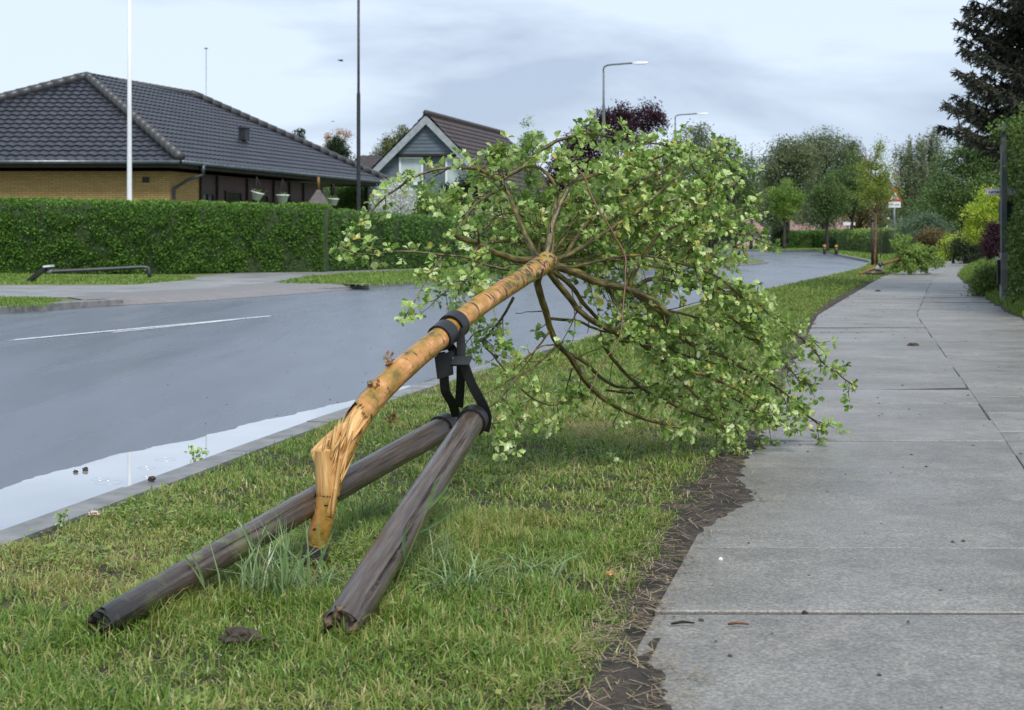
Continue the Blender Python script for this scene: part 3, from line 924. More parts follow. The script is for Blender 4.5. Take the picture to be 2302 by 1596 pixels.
TR = [(704, 1272, 4.42), (713, 1225, 4.42), (724, 1170, 4.42), (738, 1110, 4.43), (755, 1050, 4.45), (778, 990, 4.49), (812, 930, 4.57), (860, 873, 4.68), (925, 812, 4.82), (1000, 750, 5.02), (1050, 708, 5.17), (1100, 672, 5.32), (1180, 620, 5.57), (1216, 597, 5.69), (1234, 586, 5.75)]
TRR = [.0345, .034, .0335, .034, .036, .0390, .0400, .0395, .0385, .0375, .037, .036, .0355, .040, .032]
tree_base = P(704, 1272, 4.42); tree_base.z = 0
ft = thing('fallen_tree', 'snapped young hawthorn leaning over with pale splintered break and fresh green crown', 'tree', tree_base)
tp = [P(*q) for q in TR]
# fine centre line with its radii
cl = []; cr = []
for i in range(len(tp) - 1):
    seg = spline(tp, .005)
cl = seg
cum = [0]
for a, b in zip(cl, cl[1:]): cum.append(cum[-1] + (b - a).length)
kn = [0]
for q in tp[1:]:
    j = min(range(len(cl)), key=lambda k: (cl[k] - q).length); kn.append(cum[j])
tabr = list(zip(kn, TRR))
cr = [lerp_tab(tabr, c) for c in cum]
S_BREAK0, S_BREAK1 = kn[3] - .005, kn[6] - .01       # zone where bark is torn away


def knob(a, s):
    return 1 + .035 * mnoise.noise(Vector((math.cos(a) * 1.5, math.sin(a) * 1.5, s * 9))) + .02 * mnoise.noise(Vector((math.cos(a) * 4, math.sin(a) * 4, s * 30)))


# direction (in tube angle) that faces the viewer and the road: found from the frame used by tube()
_d0 = (cl[1] - cl[0]).normalized(); _r = Vector((0, 0, 1)) if abs(_d0.z) < .9 else Vector((0, -1, 0))
_sd = _d0.cross(_r).normalized(); _u = _sd.cross(_d0)


def ang_of(v): return math.atan2(Vector(v).dot(_u), Vector(v).dot(_sd))


A_OPEN = ang_of((-.72, -.70, 0))


def keep_bark(a, s):
    da = abs((a - A_OPEN + math.pi) % (2 * math.pi) - math.pi)
    jag = .02 * mnoise.noise(Vector((a * 2.2, 3, 1))) + .016 * mnoise.noise(Vector((a * 7, 9, 1)))
    lo = S_BREAK0 + jag + (.03 if da < .5 else 0) - (.05 if 1.15 < da < 1.6 else 0)
    hi = S_BREAK1 + jag * 1.6 + .02 * math.cos(a * 3)
    if lo < s < hi:
        return da > 1.75 + .25 * mnoise.noise(Vector((s * 14, 5, 2)))
    return True


mb = MB()
mb.tube(cl, cr, n=120, rfun=knob, keep=keep_bark)
trunk = mb.build('trunk', M['bark'], ft)
# torn inner wood: the standing block, the fibres that bend over into the fallen stem
mb = MB()
core = [k for k in range(len(cl)) if kn[2] < cum[k] < S_BREAK1 + .1]
mb.tube([cl[k] for k in core], [cr[k] * (.90 - .10 * max(0, min(1, (cum[k] - kn[4]) / .12))) for k in core], n=36, rfun=lambda a, s: 1 + .06 * mnoise.noise(Vector((a * 4, 1, s * 1.5))) + .05 * mnoise.noise(Vector((a * 11, 4, s * 2))))
mb.build('inner_wood', M['raw_wood'], ft)


def splinter(a, b, w0, w1, th, bend=(0, 0, 0), name='splinter', mtl='raw_wood', tips=(1, .85, .35)):
    a = Vector(a); b = Vector(b); n = 9
    d = (b - a).normalized(); view = Vector((.1, -1, .15)); sd = d.cross(view).normalized(); nn = sd.cross(d)
    vs = []; tcs = []; fs = []
    for i in range(n + 1):
        t = i / n
        c = a.lerp(b, t) + Vector(bend) * t * t
        wd = w0 + (w1 - w0) * t
        if t > .75: wd *= 1 - (t - .75) * 2.2 * (1 - tips[2])
        wd *= min(1, .12 + t * 3.2)
        thk = th * min(1, .15 + t * 3.2)
        for (p, q) in ((-.5, 0), (-.25, .5), (.25, .55), (.5, 0), (.25, -.5), (-.25, -.5)):
            j = 1 + .12 * nz(t * 6, p * 9, a.x * 40)
            vs.append(c + sd * p * wd * j + nn * q * thk); tcs.append((p * wd, q * th + a.x, t * (b - a).length))
    for i in range(n):
        for k in range(6):
            fs.append((6 * i + k, 6 * i + (k + 1) % 6, 6 * i + 6 + (k + 1) % 6, 6 * i + 6 + k))
    fs += [tuple(range(5, -1, -1)), tuple(range(6 * n, 6 * n + 6))]
    m = MB(); m.add(vs, fs, tcs)
    return m.build(name, M[mtl], ft)


def Q7(x, y, Y): return P(*z7(x, y), Y)


mb = MB()
bt = [cl[k] for k in range(0, len(cl), 2) if kn[1] < cum[k] < kn[3] - .012]
bc0, bc1 = bt[-1], Q7(277, 903, 4.425)
bp = bt + [bc0.lerp(bc1, t) for t in (.08, .2, .35, .5, .65, .8, .9, .97, 1)]
mb.tube(bp, [.029] * len(bt) + [.0318, .0330, .0325, .031, .030, .029, .0285, .028, .0275], n=44, rfun=lambda a, s: 1 + .025 * mnoise.noise(Vector((a * 5, 2, s * 2))) + .015 * mnoise.noise(Vector((a * 14, 4, s * 2))))
mb.build('inner_wood', M['raw_wood'], ft)
splinter(Q7(322, 960, 4.40), Q7(345, 760, 4.42), .016, .011, .016)
splinter(Q7(262, 930, 4.40), Q7(288, 815, 4.40), .011, .006, .012)
splinter(Q7(300, 850, 4.43), Q7(420, 742, 4.50), .030, .022, .02)
splinter(Q7(335, 1150, 4.41), Q7(420, 800, 4.45), .030, .022, .022, (-.006, 0, .0))
splinter(Q7(350, 1040, 4.41), Q7(500, 715, 4.53), .020, .022, .02)
splinter(Q7(375, 1060, 4.41), Q7(455, 790, 4.45), .018, .006, .016)
splinter(Q7(330, 1290, 4.40), Q7(372, 960, 4.41), .016, .014, .02)
splinter(Q7(420, 880, 4.44), Q7(555, 700, 4.55), .014, .010, .016)
splinter(Q7(322, 1330, 4.395), Q7(342, 1150, 4.395), .008, .012, .010)
for k_ in range(30):
    x_, y_ = random.uniform(292, 400), random.uniform(860, 1120)
    up_ = random.uniform(90, 230)
    splinter(Q7(x_, y_, 4.405 + random.uniform(-.012, .012)), Q7(x_ + up_ * random.uniform(.12, .62) , y_ - up_, 4.43 + random.uniform(-.012, .03)), random.uniform(.004, .009), random.uniform(.0015, .004), random.uniform(.004, .008), (random.uniform(-.006, .004), 0, 0), tips=(1, .8, .05))
# bark flap curling off towards the road
mb = MB()
vs = []; tcs = []
fa, fb = Q7(395, 745, 4.50), Q7(195, 905, 4.44)
for i in range(9):
    t = i / 8
    c = fa.lerp(fb, t) + Vector((0, 0, .008 * math.sin(t * 3.1)))
    for k in range(7):
        a = (k - 1) * .42
        r = .030 - .004 * t
        hang = .026 * (t ** 1.5) + .006 * nz(t * 5, k)
        p = c + Vector((.55 * r * (1 - math.cos(a)) - .002, -r * .75 * math.sin(a), -r * (1 - math.cos(a)) * .7 - hang * (k / 6)))
        vs.append(p); tcs.append((math.cos(a) * r, math.sin(a) * r, t * .1))
fs = [(i * 7 + k, i * 7 + k + 1, i * 7 + 8 + k, i * 7 + 7 + k) for i in range(8) for k in range(6)]
mb.add(vs, fs, tcs, True)
o = mb.build('bark_flap', M['raw_wood'], ft)
sm = o.modifiers.new('thickness', 'SOLIDIFY'); sm.thickness = .004
# dark rotten foot of the stem
mb = MB()
b0 = P(704, 1300, 4.42); b0.z = -.03
mb.tube([b0, b0 + Vector((.004, 0, .05)), P(704, 1262, 4.42), P(713, 1225, 4.42)], [.050, .046, .041, .0375], n=26, rfun=lambda a, s: 1 + .14 * mnoise.noise(Vector((math.cos(a) * 3, math.sin(a) * 3, s * 30))))
mb.build('rotten_foot', M['rot'], ft)
# knots on the bark
for x, y, Y, r in [(225, 1405, 4.382, .008), (285, 1255, 4.384, .005), (555, 575, 4.63, .009), (620, 675, 4.72, .006), (400, 1065, 4.40, .009)]:
    X_, Y_ = z7(x, y)
    j = min(range(len(cl)), key=lambda k: (CX + F * cl[k].x / cl[k].y - X_) ** 2 + (HY - F * (cl[k].z - EYE) / cl[k].y - Y_) ** 2)
    dx_ = (X_ - CX - F * cl[j].x / cl[j].y) * cl[j].y / F
    if abs(dx_) > cr[j] * .75: continue
    Y = cl[j].y - math.sqrt(max(1e-6, (cr[j] * .985) ** 2 - dx_ ** 2))
    c = P(X_, Y_, Y)
    mb = MB(); mb.lathe((0, 0, 0), [(r, -.004), (r * .85, .0012), (r * .4, .0022), (0.0001, .0006)], 12)
    mb.v = [c + Vector((q.x * 1.5, -q.z + abs(q.x) * .3, q.y * .6)) for q in mb.v]
    mb.build('knot', M['rot'], ft)
# small red-leaved shoots on the stem
SHOOTS = 0
for x, y, Y in [(700, 415, 4.74), (570, 560, 4.62), (700, 720, 4.8)]:
    c = Q7(x, y, Y)
    tops = []
    mb = MB()
    for k in range(5):
        e = c + Vector((random.uniform(-.018, .022), random.uniform(-.012, .012), random.uniform(.018, .055) if y < 700 else random.uniform(-.01, .02)))
        mb.tube([c, c.lerp(e, .6) + Vector((.002, 0, .002)), e], .0011, n=5)
        tops.append(e)
    sh = mb.build('shoot', M['red_twig'], ft)
    n = 34
    pos = np.array([tops[k % 5] for k in range(n)]) + RNG.normal(0, .004, (n, 3))
    scatter('foliage', LOBE, LOBEF, pos, frames(rand_dirs(n), rand_dirs(n)), RNG.uniform(.008, .017, n), M['red_leaf'], sh)

# ---- limbs, read off the photograph branch by branch: (points, px width start/end, start distance or parent, end distance, leaf start, leaf density)
LIMB = {}
ROS = []                       # (limb name, positions ...)


def limb(name, pts, w0, w1, ys, ye, leaf=.15, dens=1., twigs=1., mtl='limb', pw=1.0):
    if isinstance(ys, str):
        q = LIMB[ys]['px']; j = min(range(len(q)), key=lambda k: (q[k][0] - pts[0][0]) ** 2 + (q[k][1] - pts[0][1]) ** 2)
        y0 = LIMB[ys]['p'][j].y
        pts = [q[j]] + list(pts[1:])
    else:
        y0 = ys
    if not isinstance(ys, str) and ys in (Y0, 5.8, 5.85) and mtl == 'limb' and math.hypot(pts[0][0] - 1228, pts[0][1] - 594) < 75:
        pts = [(1226 + (pts[0][0] - 1226) * .25, 594 + (pts[0][1] - 594) * .25)] + list(pts); y0 = Y0
    n = len(pts)
    L = [0]
    for a, b in zip(pts, pts[1:]): L.append(L[-1] + math.hypot(a[0] - b[0], a[1] - b[1]))
    P3 = []
    for (x, y), l in zip(pts, L):
        Y = y0 + (ye - y0) * (l / L[-1]) ** pw
        if y > HY + 20: Y = min(Y, (EYE - .035) * F / (y - HY))
        P3.append(P(x, y, Y))
    c = spline(P3, .018)
    for i in range(1, len(c) - 1):
        c[i] = c[i] + Vector((nz(c[i].x * 30, i * .31, 1), nz(c[i].y * 30, i * .3, 5), nz(c[i].z * 30, i * .29, 9))) * .0035
    r0 = 1.18 * w0 * P3[0].y / F / 2; r1 = 1.05 * w1 * P3[-1].y / F / 2
    rs = [r0 + (r1 - r0) * (i / (len(c) - 1)) ** .8 for i in range(len(c))]
    rs = [r * (1 + .10 * nz(i * .5, r0 * 900)) for i, r in enumerate(rs)]
    LIMB[name] = dict(p=c, r=rs, px=[(CX + F * p.x / p.y, HY - F * (p.z - EYE) / p.y) for p in c], leaf=leaf, dens=dens, tw=twigs, mtl=mtl)


def zz(f, *pts): return [f(*p) for p in pts]


Y0 = 5.73
limb('A', zz(z4, (1530, 1135), (1380, 1130), (1250, 1090), (1130, 1030), (1030, 985), (950, 965), (895, 925)), 16, 10, Y0, 5.45, .55, .25, .3)
limb('A1', zz(z4, (1090, 1020), (1060, 1090), (1045, 1200), (1060, 1340), (1085, 1430)), 8, 4, 'A', 5.4, .1)
limb('A2', zz(z4, (1100, 1010), (1095, 950), (1085, 885)), 6, 2.5, 'A', 5.45, 1.1)
limb('A3', zz(z4, (1110, 1200), (1115, 1290), (1130, 1370)), 5, 3, 5.6, 5.5, .1)
limb('A4', zz(z4, (1015, 1230), (960, 1330), (930, 1400), (915, 1460)), 4, 2.5, 5.6, 5.5, .0)
limb('B', zz(z4, (1330, 1210), (1180, 1180), (1050, 1130), (960, 1110), (830, 1095), (640, 1075), (440, 1070), (270, 1095), (130, 1075), (40, 1040)), 6, 2.5, 5.8, 5.6, .3, .8, .35)
limb('C', zz(z4, (1545, 1105), (1470, 970), (1410, 830), (1370, 740), (1330, 640), (1290, 580), (1275, 510), (1260, 450)), 13, 8, Y0, 6.05, .75, .7, .6)
limb('C1', zz(z4, (1290, 585), (1200, 500), (1110, 440), (940, 425), (800, 435), (680, 465), (600, 500), (490, 570), (380, 650), (240, 800), (130, 900), (60, 1020), (40, 1090)), 8, 2.5, 'C', 5.75, .1, 1.15, .55)
limb('C2', zz(z4, (1300, 515), (1400, 440), (1480, 380), (1560, 300), (1640, 250), (1740, 205), (1850, 190)), 11, 7, 'C', 6.2, .2, 1, .6)
limb('C3', zz(z5, (225, 180), (300, 160), (390, 150), (520, 180), (640, 190), (760, 215), (900, 235), (1020, 265), (1090, 310)), 7, 3, 'C2', 6.5, .0, 1.3, 1)
limb('C3b', zz(z5, (300, 160), (350, 120), (395, 70)), 5, 2.5, 'C3', 6.3, .2, 1.6, .6)
limb('C4', zz(z4, (1270, 578), (1130, 660), (1020, 770), (930, 900), (830, 1070), (750, 1210), (680, 1310), (620, 1420), (550, 1540), (500, 1600)), 6, 2.5, 'C', 5.5, .15, .8, .35)
limb('C5', zz(z4, (1250, 470), (1200, 380), (1180, 330), (1260, 290)), 6, 3, 'C', 6.1, .0, 1.8, 1.4)
limb('C6', zz(z4, (1110, 440), (1230, 330), (1350, 310)), 5, 3, 'C1', 6.2, .0, 1.5, 1.4)
limb('C7', zz(z4, (1280, 570), (1200, 510), (1080, 470)), 4, 2.5, 'C', 5.9, .2, 1.2)
limb('D', zz(z4, (1610, 1110), (1640, 980), (1660, 860), (1700, 760), (1750, 650), (1790, 560), (1830, 470)), 16, 9, Y0, 5.95, .7, .8, .7)
limb('D1', zz(z4, (1790, 575), (1860, 515), (1960, 490), (2060, 460), (2148, 430)) + zz(z5, (500, 415), (600, 385), (720, 365), (830, 345), (930, 305), (1000, 290)), 9, 3, 'D', 6.5, .15, 1.2, 1)
limb('D2', zz(z4, (1650, 1100), (1665, 900), (1690, 720), (1692, 610), (1680, 560), (1620, 470), (1540, 420), (1455, 410)), 9, 7, Y0, 6.1, .6, .7, .6)
limb('D3', zz(z4, (1690, 600), (1720, 500), (1745, 390), (1750, 330)), 5, 3, 'D2', 6.0, .3, 1.2)
limb('D4', zz(z4, (1840, 470), (1800, 400), (1860, 350)), 7, 3, 'D', 5.9, .0, 2, 1.5)
limb('D5', zz(z5, (300, 480), (450, 440), (600, 400), (720, 375), (900, 320)), 6, 3, 6.1, 6.7, .1, 1.2, 1)
limb('R', zz(z4, (1850, 440), (1910, 510), (1960, 640), (2020, 760), (2100, 880), (2148, 960)) + zz(z5, (560, 890), (620, 980), (645, 1080), (640, 1250), (620, 1450)) + zz(z6, (990, 200), (970, 330), (890, 440), (830, 560), (800, 640)), 4.2, 2, 5.85, 5.25, 1.1, .3, .05, 'red_twig')
limb('E', zz(z5, (130, 1065), (260, 1010), (380, 940), (490, 870), (600, 800), (720, 720), (820, 640), (920, 550), (1000, 480), (1075, 410), (1130, 360)), 11, 4, Y0, 6.3, .25, 1.1, 1)
limb('E1', zz(z5, (540, 835), (680, 810), (760, 815), (900, 770), (1040, 720), (1120, 640)), 8, 3, 'E', 6.4, .1, 1.2, 1.3)
limb('E2', zz(z5, (700, 735), (900, 720), (1100, 690), (1240, 600)), 6, 3, 'E', 6.5, .0, 1.3, 1.4)
limb('F', zz(z5, (150, 1075), (220, 1020), (320, 860), (380, 780), (470, 710), (560, 650), (680, 560), (770, 490), (880, 420), (1000, 350), (1080, 320), (1190, 315), (1290, 290), (1400, 230)), 10, 3.5, Y0, 6.75, .25, 1.2, 1)
limb('F1', zz(z5, (1190, 315), (1330, 350), (1440, 310)), 4, 2, 'F', 6.8, .0, 1.6, 1.4)
limb('F2', zz(z5, (1080, 320), (1160, 440), (1250, 540), (1310, 600)), 4, 2, 'F', 6.6, .0, 1.4, 1)
limb('F3', zz(z5, (1190, 460), (1330, 500), (1460, 510)), 3.5, 2, 6.5, 6.7, .0, 1.6, 1)
limb('H', zz(z5, (90, 1110), (200, 1122), (300, 1160), (400, 1210), (520, 1240), (650, 1270), (770, 1320), (860, 1370), (940, 1460)) + zz(z6, (1040, 60), (1130, 110), (1200, 180), (1260, 260), (1330, 330), (1420, 370), (1530, 415), (1650, 480), (1750, 540), (1850, 600), (1930, 670), (2000, 740), (2080, 800)), 18, 4, Y0, 6.9, .42, 1.25, 1.3)
limb('H1', zz(z5, (685, 1260), (680, 1220), (695, 1170), (730, 1110), (770, 1040), (830, 960), (870, 890), (950, 845), (1040, 800)), 11, 6, 'H', 5.95, .6, .9, .8)
limb('H2', zz(z5, (690, 1260), (790, 1210), (880, 1200), (1000, 1215), (1100, 1250), (1220, 1275), (1350, 1300), (1470, 1330), (1550, 1400), (1620, 1520)), 9, 5, 'H', 6.5, .25, 1.2, 1)
limb('H3', zz(z6, (1560, 190), (1700, 300), (1740, 370), (1800, 430)), 4, 2, 6.4, 6.6, .0, 1.4, 1)
limb('I', zz(z5, (270, 1110), (490, 1060), (700, 1030), (900, 1050), (1040, 1090), (1170, 1130), (1280, 1170), (1390, 1250), (1500, 1350), (1560, 1420)) + zz(z6, (1690, 95), (1790, 190), (1880, 250), (1950, 310), (2020, 370), (2090, 460), (2160, 510), (2240, 570)), 7, 3, 5.8, 6.95, .35, 1.2, 1)
limb('I1', zz(z5, (1040, 1090), (1150, 960), (1300, 850), (1450, 870), (1600, 920), (1700, 960)), 5, 2.5, 'I', 6.6, .1, 1.3, 1)
limb('I2', zz(z5, (1110, 820), (1250, 780), (1380, 740), (1500, 690), (1600, 650)), 4, 2.5, 6.3, 6.6, .0, 1.3, 1)
limb('I3', zz(z5, (1100, 1000), (1105, 830), (1190, 710), (1280, 600)), 4, 2.5, 6.2, 6.5, .0, 1.3, 1)
limb('J', zz(z5, (820, 1105), (960, 1130), (1100, 1180), (1250, 1230), (1400, 1300), (1600, 1290)), 6, 3, 6.0, 6.7, .1, 1.2, 1)
limb('K', zz(z6, (528, 5), (550, 100), (580, 190), (600, 270), (640, 350), (700, 410), (750, 490), (800, 560), (870, 630), (960, 690), (1060, 735), (1180, 775), (1340, 810)), 16, 6, Y0, 6.4, .62, .7, .6)
limb('K1', zz(z6, (640, 360), (560, 430), (490, 490), (400, 530), (300, 590), (210, 630), (160, 660)), 6, 2.5, 'K', 5.2, 1.1, .3, .3)
limb('K2', zz(z6, (590, 280), (520, 380), (450, 440), (400, 490)), 5, 3, 'K', 5.6, .5, .8, .6)
limb('K3', zz(z6, (430, 520), (340, 630), (285, 685)), 5, 3, 5.4, 5.35, .6, .4, .3)
limb('K4', zz(z6, (600, 205), (740, 225), (870, 275), (1000, 310), (1140, 385)), 7, 3, 'K', 6.2, .4, .8, .6)
limb('K5', zz(z6, (560, 180), (450, 178), (410, 180)), 3, 1.5, 'K', 5.6, 1.1, .1, .0)
limb('K6', zz(z6, (620, 360), (560, 358), (530, 375)), 4, 2, 'K', 5.7, 1.1, .1, .0)
limb('N', zz(z6, (620, -5), (690, 80), (750, 160), (820, 220), (900, 260), (960, 290), (1060, 330), (1200, 420), (1340, 490), (1450, 520), (1560, 570), (1660, 620), (1760, 680), (1850, 760), (1900, 820)), 14, 4, Y0, 6.7, .42, 1.1, 1.2)
limb('N1', zz(z6, (690, 10), (740, 70), (780, 130), (850, 200), (930, 265), (1000, 300)), 12, 6, 5.85, 6.2, .8, .5, .4)
limb('O', zz(z6, (860, 310), (920, 400), (980, 480), (1050, 550), (1130, 610), (1250, 670), (1380, 730), (1500, 765), (1700, 820)), 8, 4, 6.1, 6.6, .3, 1, 1)
limb('Q', [(1228, 594)] + zz(z5, (200, 1140), (330, 1190), (430, 1225)) + zz(z6, (900, 30), (960, 140), (1040, 240), (1120, 340), (1200, 430), (1270, 510), (1350, 590), (1430, 680), (1510, 760), (1560, 850)), 9, 4, Y0, 6.55, .3, 1, 1.1)
limb('T', zz(z6, (1020, 145), (1130, 155), (1250, 170), (1370, 200), (1480, 240), (1600, 280), (1700, 330), (1800, 400), (1880, 470), (1960, 550), (2030, 570)), 6, 3, 6.1, 6.85, .3, 1.2, 1.2)
limb('U', zz(z6, (690, 385), (780, 440), (840, 500), (900, 550), (970, 580), (1080, 585), (1200, 560)), 9, 5, 'K', 6.4, .6, .7, .6)
limb('V', zz(z6, (400, 95), (340, 200), (270, 290), (230, 340), (280, 400), (360, 500)), 6, 3, 5.55, 5.6, .2, 1, .8)
limb('V1', zz(z6, (300, 250), (190, 290), (140, 350)), 3, 2, 5.6, 5.5, .1, 1.2, 1)
limb('V2', zz(z6, (440, 590), (500, 640), (600, 680), (700, 650), (780, 640)), 4, 2, 5.8, 6.1, .0, 1, 1)
limb('V3', zz(z6, (720, 480), (690, 580), (685, 660)), 4, 2, 6.0, 6.2, .2, .9, .8)
limb('V4', zz(z6, (270, 770), (330, 840), (400, 870)), 3, 2, 5.3, 5.4, .0, .9, .5)
limb('V5', zz(z6, (330, 630), (380, 690), (440, 770), (560, 790)), 3, 2, 5.45, 5.9, .0, .8, .6)
limb('V6', zz(z6, (1000, 260), (1150, 250), (1300, 290), (1450, 330)), 5, 3, 6.2, 6.7, .1, 1.2, 1)
limb('V7', zz(z6, (900, 600), (1100, 620), (1350, 640), (1560, 700), (1750, 780)), 5, 3, 6.5, 6.75, .1, 1.3, 1.3)
limb('V8', zz(z6, (1150, 300), (1300, 400), (1480, 450), (1650, 520), (1800, 620)), 5, 3, 6.5, 7.1, .1, 1.3, 1.4)
limb('V9', zz(z6, (1100, 430), (1250, 480), (1400, 560), (1600, 650), (1780, 760)), 5, 3, 6.6, 7.0, .1, 1.3, 1.4)
limb('W1', zz(z5, (100, 700), (250, 660), (420, 620), (600, 570)), 4, 2, 6.2, 6.6, .0, 1.2, 1)
limb('W2', zz(z5, (0, 640), (90, 660), (200, 650), (350, 600)), 4, 2, 6.1, 6.4, .0, 1.1, 1)
limb('W3', zz(z4, (1560, 1100), (1560, 940), (1500, 780), (1400, 720)), 5, 3, Y0, 6.2, .3, .9, .7)
limb('W4', zz(z4, (1130, 900), (1240, 800), (1380, 775), (1480, 830), (1560, 900)), 5, 3, 6.0, 6.2, .1, 1, .8)
limb('W5', zz(z4, (1190, 1000), (1300, 990), (1420, 1010), (1500, 990)), 6, 3, 5.9, 6.1, .1, 1, .7)
limb('W6', zz(z5, (160, 1000), (330, 900), (300, 790), (280, 700)), 4, 3, 5.9, 6.3, .1, 1.1, .9)
limb('W7', zz(z5, (650, 1000), (760, 900), (900, 870), (1050, 880), (1180, 950)), 5, 3, 6.1, 6.5, .1, 1.2, 1)
limb('W8', zz(z5, (1200, 1000), (1330, 1060), (1420, 1050), (1470, 1080)), 4, 2, 6.5, 6.6, .0, 1.2, .8)

rnd_ = random.Random(5)
for q_ in range(17):           # thin limbs at the back of the crown
    a_ = rad(-192 + 215 * q_ / 16 + rnd_.uniform(-6, 6)); R_ = rnd_.uniform(230, 400) * (1.15 if math.cos(a_) > .3 else .85)
    pt = [(1226, 590)]
    for k in range(1, 6):
        t = k / 5; aa = a_ + .35 * (t - .3) * rnd_.choice((-1, 1))
        pt.append((1226 + R_ * t * math.cos(aa), 590 + R_ * t * math.sin(aa) * .72 + 30 * t * t))
    if q_ in (0, 2, 3): continue
    limb('Z%d' % q_, pt, 5, 2.2, Y0 + .05, rnd_.uniform(6.5, 7.2), .22, 1.1, .9)
# two torn stubs of the big side limb are lighter wood; collar where the limbs meet
mb = MB()
jc = P(1226, 592, 5.72)
mb.lathe((0, 0, 0), [(.0001, -.05), (.030, -.045), (.042, -.012), (.044, .012), (.033, .04), (.0001, .05)], 20)
ax_ = (tp[-1] - tp[-3]).normalized(); rot = ax_.to_track_quat('Z', 'Y').to_matrix()
mb.v = [jc + rot @ (q * (1 + .10 * mnoise.noise(q * 60))) for q in mb.v]
mb.tc = [Vector((q.x - jc.x, q.y - jc.y, q.z - jc.z + 1.95)) for q in mb.v]
mb.build('collar', M['bark'], ft)

for k_ in ('N', 'O', 'Q', 'T', 'V6', 'V7', 'V8', 'V9', 'H', 'I', 'H2', 'J', 'U', 'K'):
    LIMB[k_]['dens'] *= 1.12; LIMB[k_]['tw'] *= 1.12
for name, q in LIMB.items():
    c, rs = q['p'], q['r']
    mb = MB()
    mb.tube(c, rs, n=10 if rs[0] > .006 else 7)
    rp_, rd_ = [], []                    # rosette places and their directions
    n = len(c)
    i0 = int(q['leaf'] * n)
    acc = random.random(); acct = random.random()
    for i in range(1, n):
        d = (c[i] - c[max(0, i - 2)]).normalized()
        st = (c[i] - c[i - 1]).length
        if i > i0:
            acc += st * q['dens'] / .027
            while acc > 1:
                acc -= 1
                v = Vector((random.gauss(0, 1), random.gauss(0, 1), random.gauss(.25, 1))); v = (v - d * v.dot(d)).normalized()
                ln = random.uniform(.004, .03)
                e = c[i] + v * (rs[i] + ln)
                if e.z < .012: e.z = .012 + random.random() * .02
                mb.tube([c[i], c[i].lerp(e, .5) + d * .003, e], .0016, n=4, cap=False)
                rp_.append(e); rd_.append((v + d * .45).normalized())
            acct += st * q['tw'] / .080
            while acct > 1:
                acct -= 1
                v = Vector((random.gauss(0, 1), random.gauss(0, 1), random.gauss(0, 1))); v = (v - d * v.dot(d)).normalized()
                L_ = random.uniform(.04, .14)
                dd = (d * random.uniform(.3, .9) + v).normalized()
                ps = [c[i]]
                for k in range(4):
                    dd = (dd + Vector((random.gauss(0, .18), random.gauss(0, .18), random.gauss(-.04, .18)))).normalized()
                    ps.append(ps[-1] + dd * L_ / 4)
                    if ps[-1].z < .02: ps[-1].z = .02 + random.random() * .02
                mb.tube(ps, [min(.0028, rs[i] * .7), .0013], n=5)
                for k in range(1, 5):
                    for r_ in range(2 if k == 4 else 1):
                        if random.random() < .8:
                            v2 = Vector((random.gauss(0, 1), random.gauss(0, 1), random.gauss(.2, 1))); v2 = (v2 - dd * v2.dot(dd)).normalized()
                            if k == 4 and r_ == 0: v2 = dd
                            rp_.append(ps[k] + v2 * random.uniform(.004, .014)); rd_.append((v2 + dd * .5).normalized())
        elif i > .12 * n and q['tw'] > .2:
            acct += st * q['tw'] / .10
            while acct > 1:
                acct -= 1
                v = Vector((random.gauss(0, 1), random.gauss(0, 1), random.gauss(0, 1))); v = (v - d * v.dot(d)).normalized()
                L_ = random.uniform(.06, .26)
                dd = (d * random.uniform(.5, 1.1) + v).normalized(); ps = [c[i]]
                for k in range(5):
                    dd = (dd + Vector((random.gauss(0, .14), random.gauss(0, .14), random.gauss(0, .14)))).normalized(); ps.append(ps[-1] + dd * L_ / 5)
                    if ps[-1].z < .02: ps[-1].z = .03
                mb.tube(ps, [.0026, .0011], n=5)
                for k in (3, 4, 5):
                    if L_ > .1 and random.random() < .75:
                        rp_.append(ps[k] + Vector((random.gauss(0, .008), random.gauss(0, .008), random.gauss(0, .008)))); rd_.append(dd)
        if i > i0:
            # bare thorns
            if random.random() < .05:
                v = Vector((random.gauss(0, 1), random.gauss(0, 1), random.gauss(0, 1))); v = (v - d * v.dot(d)).normalized()
                mb.tube([c[i], c[i] + v * (rs[i] + random.uniform(.01, .03))], [.0018, .0004], n=4)
    if q['leaf'] < 1: # tip
        rp_.append(c[-1]); rd_.append((c[-1] - c[-3]).normalized())
    lo = mb.build('limb', M[q['mtl']], ft)
    if name == 'R': lo['label'] = 'thin bare reddish twig hanging across the crown'
    if not rp_: continue
    pos, axs, ups, sz, tn = [], [], [], [], []
    for p, d in zip(rp_, rd_):
        k = random.randint(4, 7)
        base_t = random.gauss(.36, .20)
        for j in range(k):
            v = Vector((random.gauss(0, 1), random.gauss(0, 1), random.gauss(0, 1)))
            a = (d * random.uniform(.25, 1.1) + (v - d * v.dot(d)).normalized() * .85 + Vector((0, 0, .12))).normalized()
            pos.append(p + a * .004); axs.append(a)
            u = (d - a * d.dot(a)).normalized() * .6 + Vector((random.gauss(0, .35), random.gauss(0, .35), random.gauss(.55, .35)))
            ups.append(u)
            sz.append(random.uniform(.014, .038))
            t = base_t + random.gauss(0, .10)
            if random.random() < .05: t = random.uniform(.9, 1)
            tn.append(min(1, max(0, t)))
    scatter('foliage', LOBE, LOBEF, np.array(pos), frames(np.array(axs), np.array(ups)), np.array(sz), M['leaf'], lo, tint=np.array(tn))

